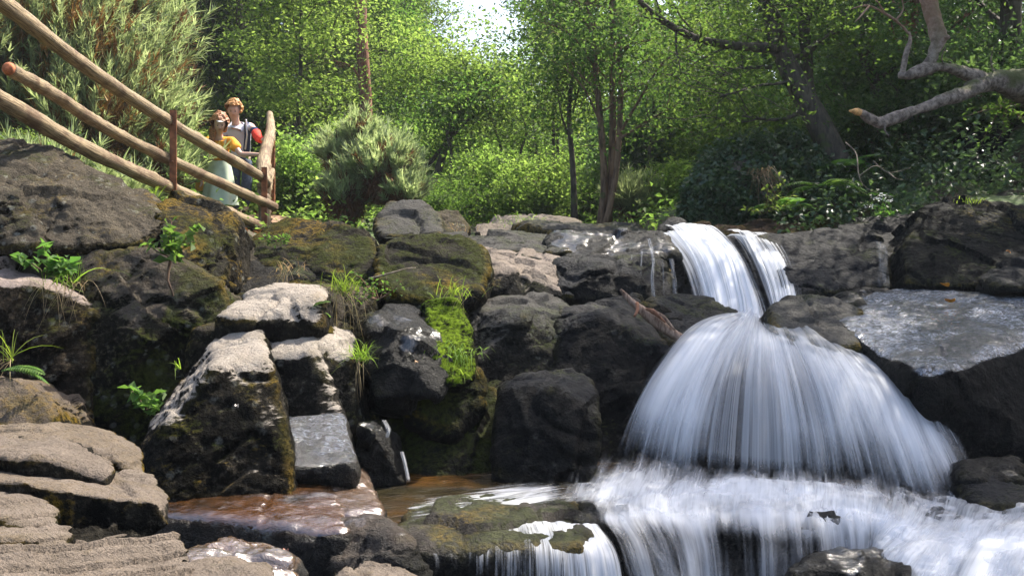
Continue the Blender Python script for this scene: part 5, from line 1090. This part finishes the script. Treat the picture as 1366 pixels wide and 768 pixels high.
def fence():
    e = empty('log_fence', at(352, 312, 11.5)); tag(e, 'rustic fence of three long logs on rusty iron posts climbing to the left', 'fence')
    a = 6.0; 
    log('rail', [(-90, -55, 5.4), (0, 1, 6.25), (110, 86, 7.6), (230, 166, 9.25), (352, 238, 11.45)], [.062, .059, .058, .062, .060], e, 3)
    r2 = log('rail', [(12, 92, 6.35), (70, 125, 7.1), (140, 170, 8.1), (232, 216, 9.3), (366, 276, 11.6)], [.048, .051, .052, .055, .056], e, 5)
    log('rail', [(-90, 88, 5.4), (0, 132, 6.3), (110, 196, 7.6), (235, 254, 9.3), (350, 303, 11.45)], [.058, .061, .062, .064, .060], e, 7)
    t = MB(); p = np.array(at(12, 92, 6.35)); q = np.array(at(9, 90, 6.3)); t.tube([p, q], [.046, .030], 12); V, Q, T_ = t.arrays()
    link('log_end', mesh_np('log_end', V - np.array(e.location), Q, T_), M_LOGEND, r2)
    for px, y0, y1, d in ((231, 147, 275, 9.12), (352.5, 223, 322, 11.32), (-60, -80, 260, 5.5)):
        b = MB(); c0 = np.array(at(px, y1, d)); c1 = np.array(at(px, y0, d)); h = c1[2] - c0[2]
        b.box((c0[0], c0[1], c0[2] + h / 2), (.068, .010, h)); b.box((c0[0] - .030, c0[1] + .034, c0[2] + h / 2), (.009, .056, h))
        V, Q, T_ = b.arrays(); po = link('post', mesh_np('post', V - np.array(e.location), Q, T_, smooth=False), M_RUST, e)
        for yy in {231: (166, 216, 254), 352.5: (238, 272, 301)}.get(px, ()):
            bb = MB(); zz = np.array(at(px, yy, d)); bb.tube([zz + [0, -.005, 0], zz + [0, -.018, 0]], [.012, .012], 8); V, Q, T_ = bb.arrays(); link('bolt', mesh_np('bolt', V - np.array(e.location), Q, T_), M_RUST, po)
    h = empty('handrail', at(350, 300, 11.9)); tag(h, 'thick pale log handrail on the far side of the steps, under the walkers hands', 'handrail')
    log('rail', [(352, 246, 11.7), (351, 222, 12.0), (355, 200, 12.6), (361, 175, 13.3), (360, 152, 14.2)], [.088, .09, .08, .07, .045], h, 9)
    log('rail', [(354, 272, 11.75), (352, 258, 11.9), (356, 245, 12.4), (362, 228, 13.2)], [.07, .085, .075, .05], h, 10)
    for px, y0, y1, d, r in ((354, 240, 322, 11.85, .085), (363.5, 182, 285, 13.4, .03)):
        if r > .05: log('post', [(px, y1, d), (px - 1, (y0 + y1) / 2, d), (px, y0, d)], [r, r * .9, r * .85], h, 12, n=24)
        else:
            b = MB(); c0 = np.array(at(px, y1, d)); c1 = np.array(at(px, y0, d)); b.box((c0 + c1) / 2, (.07, .05, c1[2] - c0[2])); V, Q, T_ = b.arrays(); link('post', mesh_np('post', V - np.array(h.location), Q, T_, smooth=False), M_RUST, h)
fence()
# path and steps
def steps():
    m = rock_mat(top=.9, moss=.1, bright=1.3, lichen=.1, topcol=(.46, .33, .25), toplo=.3, tint=(1.2, 1, .85))
    e = empty('stone_steps', at(330, 322, 10.8)); tag(e, 'pale worn stone steps going down behind the end of the log fence', 'steps')
    for k, (y, d, x0, x1) in enumerate([(322, 10.4, 308, 352), (311, 10.9, 310, 350), (303, 11.4, 312, 348), (296, 12.0, 306, 350), (290, 12.6, 300, 352)]):
        bm = MB(); a = np.array(at(x0, y, d)); b = np.array(at(x1, y, d)); w = b[0] - a[0]
        bm.box(((a[0] + b[0]) / 2, d + .28, a[2] - .06), (w, .6, .14)); V, Q, T_ = bm.arrays()
        me = mesh_np('h', V, Q, T_); me = remesh(me, .03); V = relax(me, 3); V = V + normals(me) * (.018 * fbm(V * 7, 3, k))[:, None]
        me.vertices.foreach_set('co', (V - np.array(e.location)).ravel()); me.update(); me.name = 'step'; me.materials.clear(); link('step', me, m, e)
steps()
def path():
    xs = np.linspace(-1, 1, 14); C = spline([at(330, 292, 12.4), at(318, 286, 13.4), at(305, 283, 15), at(300, 280, 18)], 30); V = []
    for c in C:
        for x in xs: V.append((c[0] + x * .75, c[1], 0))
    V = np.array(V); V[:, 2] = terr(V[:, 0], V[:, 1]) + .025
    i = np.arange(29 * 13); r, c = i // 13, i % 13; a = r * 14 + c
    g = flat_mat('trodden_earth', (.26, .17, .11), .95, .4, 14)
    tag(link('path', mesh_np('path', V, np.stack([a, a + 1, a + 15, a + 14], 1)), g), 'trodden earth path above the steps', 'path', kind='structure')
path()
# driftwood lodged beside the upper fall
def driftwood():
    e = empty('driftwood', at(905, 450, 6.35)); tag(e, 'snapped splintered branch leaning on the wet rock beside the upper fall', 'driftwood')
    m = bark_mat('drift_wood', (.10, .055, .035), (.38, .27, .20), scale=(30, 30, 8)); o = flat_mat('torn_bark', (.20, .09, .05), .85, .4, 30)
    def lb(name, pts, rad, mt, n=30):
        W = spline([at(*p) for p in pts], n); R = np.interp(np.linspace(0, 1, n), np.linspace(0, 1, len(rad)), rad); t = MB(); t.tube(W, R, 10); V, Q, T_ = t.arrays()
        c0 = np.repeat(W, 10, 0); V[:len(c0)] = c0 + (V[:len(c0)] - c0) * (1 + .35 * fbm(V[:len(c0)] * 18, 3, 4)[:, None]); link(name, mesh_np(name, V - np.array(e.location), Q, T_), mt, e)
    lb('branch', [(828, 386, 6.15), (842, 402, 6.15), (862, 418, 6.15), (885, 436, 6.15), (908, 452, 6.2)], [.010, .022, .034, .038, .030], m)
    lb('branch', [(850, 404, 6.12), (850, 414, 6.08), (846, 422, 6.05)], [.012, .012, .006], o, 10)
    lb('splinter', [(862, 412, 6.08), (872, 416, 6.05), (888, 430, 6.06)], [.008, .016, .006], o, 12)
    lb('splinter', [(870, 412, 6.12), (886, 424, 6.1), (900, 440, 6.12)], [.006, .014, .006], m, 12)
driftwood()
fallen_leaf(1262, 379, 6.75, (.75, .30, .02), 'orange leaf lying on the wet slab, the farther of two', .045, 1)
fallen_leaf(1270, 400, 6.35, (.70, .27, .02), 'orange leaf lying on the wet slab, the nearer of two', .045, 2)
fallen_leaf(382, 734, 3.92, (.45, .22, .16), 'pinkish brown leaf stuck to the dark face below the wet brown shelf', .02, 3)
fallen_leaf(421, 561, 4.98, (.75, .60, .25), 'yellow leaf on the smooth wet slab under the blocks', .02, 4)
fallen_leaf(316, 541, 4.62, (.7, .62, .55), 'pale leaf on the dark face of the triangular rock', .015, 5)
fallen_leaf(555, 483, 5.35, (.70, .45, .25), 'tan leaf on the wet black jutting rock', .018, 6)
fallen_leaf(306, 668, 4.42, (.5, .45, .42), 'grey curled leaf on the wet brown shelf', .03, 7)
fallen_leaf(1345, 335, 7.0, (.55, .22, .05), 'rust coloured leaf on the side of the humped boulder', .03, 8)

# ------------------------------------------------------------------ people
def skin_obj(name, chains, mat, parent, root=0, sub=2, ofs=(0, 0, 0)):
    """chains: list of point lists [(x,y,z,r)...]; points equal in position are merged -> one skinned surface"""
    vs = []; rs = []; es = []; idx = {}
    def vid(p):
        k = tuple(round(c, 4) for c in p[:3])
        if k not in idx: idx[k] = len(vs); vs.append(p[:3]); rs.append(p[3] if isinstance(p[3], tuple) else (p[3], p[3]))
        return idx[k]
    for ch in chains:
        ids = [vid(p) for p in ch]; es += [(a, b) for a, b in zip(ids, ids[1:])]
    me = bpy.data.meshes.new(name); me.from_pydata([Vector(v) for v in vs], es, [])
    o = bpy.data.objects.new(name, me); COL.objects.link(o)
    bpy.context.view_layer.objects.active = o
    m = o.modifiers.new('s', 'SKIN'); m.use_smooth_shade = True; m.branch_smoothing = .6
    if not me.skin_vertices:
        bm = bmesh.new(); bm.from_mesh(me); bm.verts.layers.skin.verify(); bm.to_mesh(me); bm.free()
    for i, r in enumerate(rs): me.skin_vertices[0].data[i].radius = r; me.skin_vertices[0].data[i].use_root = (i == root)
    s = o.modifiers.new('u', 'SUBSURF'); s.levels = sub; s.render_levels = sub
    dg = bpy.context.evaluated_depsgraph_get(); dg.update(); r = bpy.data.meshes.new_from_object(o.evaluated_get(dg)); bpy.data.objects.remove(o); bpy.data.meshes.remove(me)
    r.name = name; r.materials.clear()
    for p in r.polygons: p.use_smooth = True
    return link(name, r, mat, parent)
def noise_mesh(o, amp, fq, seed=0):
    me = o.data; n = len(me.vertices); V = np.empty(n * 3); me.vertices.foreach_get('co', V); V = V.reshape(-1, 3)
    V = V + normals(me) * (amp * fbm(V * fq, 3, seed))[:, None]; me.vertices.foreach_set('co', V.ravel()); me.update()
def ell(name, c, r, mat, parent, rot=(0, 0, 0), sub=3, cut=None):
    bm = bmesh.new(); bmesh.ops.create_icosphere(bm, subdivisions=sub, radius=1)
    R = Matrix.Rotation(rot[2], 3, 'Z') @ Matrix.Rotation(rot[0], 3, 'X') @ Matrix.Rotation(rot[1], 3, 'Y')
    if cut: bmesh.ops.delete(bm, geom=[v for v in bm.verts if cut(v.co)], context='VERTS')
    for v in bm.verts: v.co = Vector(c) + R @ Vector([v.co[i] * r[i] for i in range(3)])
    me = bpy.data.meshes.new(name); bm.to_mesh(me); bm.free()
    for p in me.polygons: p.use_smooth = True
    return link(name, me, mat, parent)
M_SKIN = flat_mat('skin', (.62, .39, .30), .55, .08, 10)
def hand(parent, wrist, d, side, up, mat, curl=.5, s=1.0):
    """palm chain with five separate bent fingers, rooted in the palm"""
    w = Vector(wrist); d = Vector(d).normalized(); sd = Vector(side).normalized(); u = Vector(up).normalized(); ch = []
    palm = w + d * .045 * s; ch.append([(*w, .024 * s), (*palm, (.030 * s, .018 * s))])
    for k, (off, ln) in enumerate([(-.027, .068), (-.009, .078), (.009, .072), (.026, .058)]):
        a = w + d * .085 * s + sd * off * s; b = a + (d * (1 - curl * .3) - u * curl * .5).normalized() * ln * .5 * s; c = b + (d * (1 - curl) - u * curl).normalized() * ln * .5 * s
        ch.append([(*palm, (.030 * s, .018 * s)), (*a, .0095 * s), (*b, .0085 * s), (*c, .0065 * s)])
    t0 = palm - sd * .028 * s - d * .02 * s; t1 = t0 - sd * .03 * s + d * .03 * s; t2 = t1 + d * .025 * s - u * .015 * s
    ch.append([(*palm, (.030 * s, .018 * s)), (*t0, .012 * s), (*t1, .010 * s), (*t2, .008 * s)])
    return ch
def head(parent, c, fwd_az, tilt, hairmat, s=1.0, long=False):
    """features of the face and the hair, children of the person; c = centre of the head"""
    Rz = Matrix.Rotation(fwd_az, 3, 'Z') @ Matrix.Rotation(tilt, 3, 'X')   # face looks along local -Y
    def L(x, y, z): return Vector(c) + Rz @ Vector((x * s, y * s, z * s))
    eye = flat_mat('eye', (.04, .03, .03), .3, .1); lip = flat_mat('lips', (.5, .2, .16), .5, .1)
    for k in (-1, 1):
        ell('eye', L(k * .032, -.088, .005), (.011 * s, .006 * s, .006 * s), eye, parent, sub=2)
        ell('eyebrow', L(k * .032, -.092, .026), (.020 * s, .006 * s, .004 * s), hairmat, parent, sub=2)
    ell('mouth', L(0, -.090, -.052), (.024 * s, .006 * s, .007 * s), lip, parent, sub=2)
    return L
def man():
    P = empty('person', at(324, 286, 13.75)); o = Vector(P.location)
    tag(P, 'man with ginger hair in a pale shirt and dark jeans, one hand on the handrail', 'person')
    def w(px, py, d): return Vector(at(px, py, d)) - o
    hip = w(322, 212, 13.75); hipz = hip.z
    shirt = flat_mat('pale_shirt', (.62, .64, .74), .85, .06, 8); jeans = flat_mat('dark_jeans', (.055, .075, .12), .9, .3, 30); hair = flat_mat('ginger_hair', (.55, .28, .10), .6, .35, 40)
    navy = flat_mat('navy_cloth', (.03, .045, .12), .9, .2); red = flat_mat('red_cloth', (.80, .055, .03), .8, .15); white = flat_mat('white_strap', (.75, .75, .78), .7, .05); boot = flat_mat('dark_boots', (.05, .035, .03), .6, .2)
    nk = w(314, 164, 13.55); hd = w(312, 146.5, 13.42); ch = w(319, 178, 13.65); wa = w(322, 203, 13.75)
    sl = w(299, 168, 13.65); sr = w(334, 167, 13.6)
    er = w(346, 185, 13.3); hr = w(357, 189, 12.95); el_ = w(294, 194, 13.5); hl = w(303, 206, 13.3)
    kl = w(314, 248, 13.65); kr = w(328, 248, 13.6); al = w(315, 279, 13.8); ar = w(329, 277, 13.7)
    ls = lambda a, b, t: a + (b - a) * t
    body = [[(*hip, (.15, .11)), (*wa, (.14, .10)), (*ch, (.165, .11)), (*nk, .055), (*ls(nk, hd, .4), (.062, .066)), (*(hd - Vector((0, .01, .06))), (.078, .088)), (*hd, (.094, .105)), (*(hd + Vector((0, .01, .06))), (.08, .09)), (*(hd + Vector((0, .01, .10))), .03)],
            [(*ch, (.165, .11)), (*sl, .065), (*ls(sl, el_, .5), .045), (*el_, .038), (*ls(el_, hl, .9), .024)], [(*ch, (.165, .11)), (*sr, .065), (*ls(sr, er, .5), .045), (*er, .038), (*ls(er, hr, .8), .025)],
            [(*hip, (.15, .11)), (*(hip + Vector((-.09, 0, -.1))), .09), (*kl, .058), (*al, .04), (*(al + Vector((-.01, -.14, -.05))), .035)], [(*hip, (.15, .11)), (*(hip + Vector((.09, 0, -.1))), .09), (*kr, .058), (*ar, .04), (*(ar + Vector((.02, -.14, -.05))), .035)],
            [(*(hd + Vector((-.01, -.085, .0))), .012), (*(hd + Vector((-.008, -.105, -.022))), .014)]]
    hc = hand(P, ls(er, hr, .8), (hr - er), (0, .3, .9), (0, -1, .2), M_SKIN); body += [[body[2][-1], hc[0][0]]] + hc
    hc2 = hand(P, ls(el_, hl, .9), (hl - el_), (0, 1, 0), (1, 0, 0), M_SKIN); body += [[body[1][-1], hc2[0][0]]] + hc2
    body = [c for i, c in enumerate(body) if i != 5]
    skin_obj('body', body, M_SKIN, P)
    tsh = skin_obj('shirt', [[(*(hip + Vector((0, 0, -.02))), (.175, .135)), (*wa, (.165, .125)), (*ch, (.19, .135)), (*ls(ch, nk, .5), (.18, .145)), (*ls(ch, nk, .95), (.095, .10))], [(*ch, (.19, .135)), (*sl, .088), (*ls(sl, el_, .55), .070)], [(*ch, (.19, .135)), (*sr, .088), (*ls(sr, er, .35), .072)]], shirt, P); noise_mesh(tsh, .022, 7, 3)
    skin_obj('sleeve', [[(*ls(sr, er, .30), .074), (*ls(sr, er, .55), .072)]], navy, P)
    rs = skin_obj('sleeve', [[(*ls(sr, er, .5), .075), (*ls(sr, er, .95), .066), (*er, .064), (*ls(er, hr, .45), .048)]], red, P); noise_mesh(rs, .02, 9, 4)
    j = skin_obj('jeans', [[(*(hip + Vector((0, 0, .06))), (.165, .125)), (*hip, (.168, .13)), (*(hip + Vector((-.09, 0, -.12))), .108), (*kl, .080), (*al, .066)], [(*hip, (.168, .13)), (*(hip + Vector((.09, 0, -.12))), .108), (*kr, .080), (*ar, .066)]], jeans, P, root=1); noise_mesh(j, .022, 8, 5)
    for a in (al, ar): skin_obj('boot', [[(*(a + Vector((0, .02, .0))), .055), (*(a + Vector((0, -.02, -.045))), .052), (*(a + Vector((0, -.14, -.06))), .042)]], boot, P)
    L = head(P, hd, .15, .42, hair)
    hh = ell('hair', L(0, .016, .034), (.122, .130, .125), hair, P, rot=(.22, 0, .15), sub=5, cut=lambda v: v.z < .30 and v.y < -.42 or v.z < -.7); noise_mesh(hh, .030, 26, 8)
    ell('nose', L(0, -.100, -.018), (.012, .016, .02), M_SKIN, P, sub=2)
    for k in (-1, 1): ell('ear', L(k * .082, .0, -.012), (.012, .02, .03), M_SKIN, P, sub=2)
    # open waistcoat panel with a pale strap
    vst = skin_obj('waistcoat', [[(*(sr + Vector((-.035, -.06, .045))), (.045, .05)), (*(ls(sr, wa, .4) + Vector((.04, -.10, 0))), (.05, .035)), (*(wa + Vector((.10, -.10, -.02))), (.055, .035))]], navy, P)
    skin_obj('strap', [[(*(sr + Vector((-.03, -.125, .075))), .014), (*(ls(sr, wa, .4) + Vector((.05, -.155, 0))), .014), (*(wa + Vector((.10, -.155, .02))), .014)]], white, P, sub=1)
def woman():
    P = empty('person', at(293, 300, 12.6)); o = Vector(P.location)
    tag(P, 'woman in an orange top and a pale green skirt reaching for the handrail', 'person')
    def w(px, py, d): return Vector(at(px, py, d)) - o
    top = flat_mat('orange_top', (.92, .38, .03), .85, .1, 8); skirt = flat_mat('pale_green_skirt', (.52, .60, .46), .9, .12, 6); hair = flat_mat('auburn_hair', (.30, .13, .06), .55, .45, 40)
    white = flat_mat('white_visor', (.85, .82, .78), .6, .05); shoe = flat_mat('brown_shoes', (.15, .09, .06), .6, .2); bag = flat_mat('ochre_bag', (.75, .42, .10), .8, .2)
    hip = w(292, 222, 12.6); wa = w(292, 210, 12.6); ch = w(291, 194, 12.5); nk = w(292, 180, 12.42); hd = w(293, 165, 12.3)
    sl = w(276, 187, 12.6); sr = w(308, 187, 12.5); er = w(321, 206, 12.4); hr = w(350, 206, 12.3); el_ = w(268, 214, 12.65); hl = w(269, 240, 12.5)
    kl = w(286, 258, 12.66); kr = w(299, 258, 12.64); al = w(285, 289, 12.6); ar = w(301, 291, 12.5)
    ls = lambda a, b, t: a + (b - a) * t
    body = [[(*hip, (.14, .11)), (*wa, (.115, .09)), (*ch, (.14, .10)), (*nk, .046), (*ls(nk, hd, .4), .052), (*(hd - Vector((0, .01, .05))), (.066, .076)), (*hd, (.082, .094)), (*(hd + Vector((0, .01, .055))), (.07, .08)), (*(hd + Vector((0, .01, .09))), .03)],
            [(*ch, (.14, .10)), (*sl, .052), (*ls(sl, el_, .5), .038), (*el_, .032), (*ls(el_, hl, .9), .021)], [(*ch, (.14, .10)), (*sr, .052), (*ls(sr, er, .5), .042), (*er, .036), (*ls(er, hr, .5), .031), (*ls(er, hr, .85), .022)],
            [(*hip, (.14, .11)), (*(hip + Vector((-.08, 0, -.1))), .08), (*kl, .052), (*al, .034), (*(al + Vector((-.01, -.12, -.05))), .03)], [(*hip, (.14, .11)), (*(hip + Vector((.08, 0, -.1))), .08), (*kr, .052), (*ar, .034), (*(ar + Vector((.01, -.12, -.05))), .03)]]
    hc = hand(P, ls(er, hr, .85), (hr - er), (0, -1, .1), (0, 0, 1), M_SKIN, .55, .92); body += hc
    hc = hand(P, ls(el_, hl, .9), (hl - el_), (0, 1, 0), (1, 0, 0), M_SKIN, .4, .92); body += hc
    skin_obj('body', body, M_SKIN, P)
    t = skin_obj('top', [[(*(hip + Vector((0, 0, .05))), (.16, .13)), (*wa, (.15, .125)), (*ch, (.165, .13)), (*ls(ch, nk, .7), (.09, .075))], [(*ch, (.165, .13)), (*sl, .078), (*ls(sl, el_, .5), .068)], [(*ch, (.165, .13)), (*sr, .082), (*ls(sr, er, .7), .078)]], top, P); noise_mesh(t, .026, 8, 13)
    # skirt: flared tube with folds
    b = MB(); n = 14; sd = 40; V = []
    for i in range(n):
        u = i / (n - 1); c = ls(hip + Vector((0, 0, .07)), hip + Vector((.02, -.02, -.52)), u)
        for k in range(sd):
            a = k / sd * 2 * math.pi; r = (.145 + .085 * u ** .8) * (1 + .12 * u * math.sin(a * 7 + u * 2)); V.append((c.x + math.cos(a) * r, c.y + math.sin(a) * r * .8, c.z))
    m = len(V); V += [(v[0] * .97 + hip.x * .03, v[1] * .97, v[2]) for v in V]
    Q = [(i * sd + k, i * sd + (k + 1) % sd, (i + 1) * sd + (k + 1) % sd, (i + 1) * sd + k) for i in range(n - 1) for k in range(sd)]
    b.add(V, Q + [(a + m, d_ + m, c_ + m, b_ + m) for a, b_, c_, d_ in Q]); b.build('skirt', skirt, P)
    bb = skin_obj('bag', [[(*w(267, 236, 12.6), (.05, .05)), (*w(266, 248, 12.6), (.075, .06)), (*w(266, 256, 12.6), (.07, .06))]], bag, P)
    for a in (al, ar): skin_obj('shoe', [[(*(a + Vector((0, .02, -.01))), .042), (*(a + Vector((0, -.04, -.045))), .042), (*(a + Vector((0, -.13, -.055))), .035)]], shoe, P)
    L = head(P, hd, .35, .5, hair, .93)
    hh = ell('hair', L(0, .026, .018), (.118, .135, .135), hair, P, rot=(.35, 0, .35), sub=5, cut=lambda v: v.z < .30 and v.y < -.45 or v.z < -.85); noise_mesh(hh, .032, 26, 18)
    hb = skin_obj('hair_tail', [[(*L(-.05, .03, -.02), .065), (*L(-.09, .02, -.12), .06), (*L(-.10, .0, -.22), .045), (*L(-.09, -.02, -.29), .02)], [(*L(-.05, .03, -.02), .06), (*L(.06, .05, -.05), .06), (*L(.08, .04, -.15), .045)]], hair, P); noise_mesh(hb, .015, 22, 19)
    ell('nose', L(0, -.098, -.018), (.010, .014, .018), M_SKIN, P, sub=2)
    ell('visor', L(.0, -.085, .078), (.050, .045, .007), white, P, rot=(.45, 0, .35), sub=3)
man(); woman()
# ------------------------------------------------------------------ light, sky, camera
EL, AZ = math.radians(54), math.radians(50)          # azimuth measured from +Y towards +X
SUN_DIR = Vector((math.sin(AZ) * math.cos(EL), math.cos(AZ) * math.cos(EL), math.sin(EL)))
w = bpy.data.worlds.new('World'); SC.world = w; w.use_nodes = True; nt = w.node_tree; nt.nodes.clear()
sky = nt.nodes.new('ShaderNodeTexSky'); sky.sky_type = 'NISHITA'; sky.sun_disc = False
sky.sun_elevation = EL; sky.sun_rotation = AZ; sky.dust_density = 4.0; sky.air_density = 1.0
bg = nt.nodes.new('ShaderNodeBackground'); bg.inputs[1].default_value = .15
wo = nt.nodes.new('ShaderNodeOutputWorld'); nt.links.new(sky.outputs[0], bg.inputs[0]); nt.links.new(bg.outputs[0], wo.inputs[0])
l = bpy.data.lights.new('sun', 'SUN'); l.energy = 4.3; l.angle = math.radians(.53); l.color = (1, .93, .82)
lo = bpy.data.objects.new('sun', l); COL.objects.link(lo); lo.rotation_euler = SUN_DIR.to_track_quat('Z', 'Y').to_euler(); lo.location = (10, 10, 30)
cam = bpy.data.cameras.new('camera'); co = bpy.data.objects.new('camera', cam); COL.objects.link(co)
co.location = (0, 0, ZC); co.rotation_euler = (math.radians(90), 0, 0)
cam.sensor_width = 36; cam.lens = 36 * F / 1366; cam.shift_y = -(384 - HY) / 1366; cam.clip_end = 800; cam.clip_start = .05
SC.camera = co
SC.view_settings.view_transform = 'Standard'; SC.view_settings.look = 'None'; SC.view_settings.gamma = 1; SC.view_settings.exposure = 1.3
SC.view_settings.use_curve_mapping = False
cy = SC.cycles; cy.use_denoising = True; cy.denoiser = 'OPENIMAGEDENOISE'; cy.max_bounces = 10; cy.diffuse_bounces = 3; cy.glossy_bounces = 3; cy.transmission_bounces = 4
cy.transparent_max_bounces = 16; cy.use_adaptive_sampling = True; cy.adaptive_threshold = .02; cy.sample_clamp_indirect = 6
cy.caustics_reflective = False; cy.caustics_refractive = False

def haze():
    bm = bmesh.new(); bmesh.ops.create_cube(bm, size=1); me = bpy.data.meshes.new('haze'); bm.to_mesh(me); bm.free()
    g = N('haze'); v = g.n('ShaderNodeVolumePrincipled', {'Color': (.86, .92, 1, 1), 'Density': .0008, 'Anisotropy': .35}); g.t.links.new(v.outputs[0], g.out.inputs['Volume'])
    o = link('haze', me, g.m); o.scale = (150, 110, 34); o.location = (0, 40, 12)
    tag(o, 'thin sunlit haze hanging in the wood', 'haze', kind='stuff')
haze()
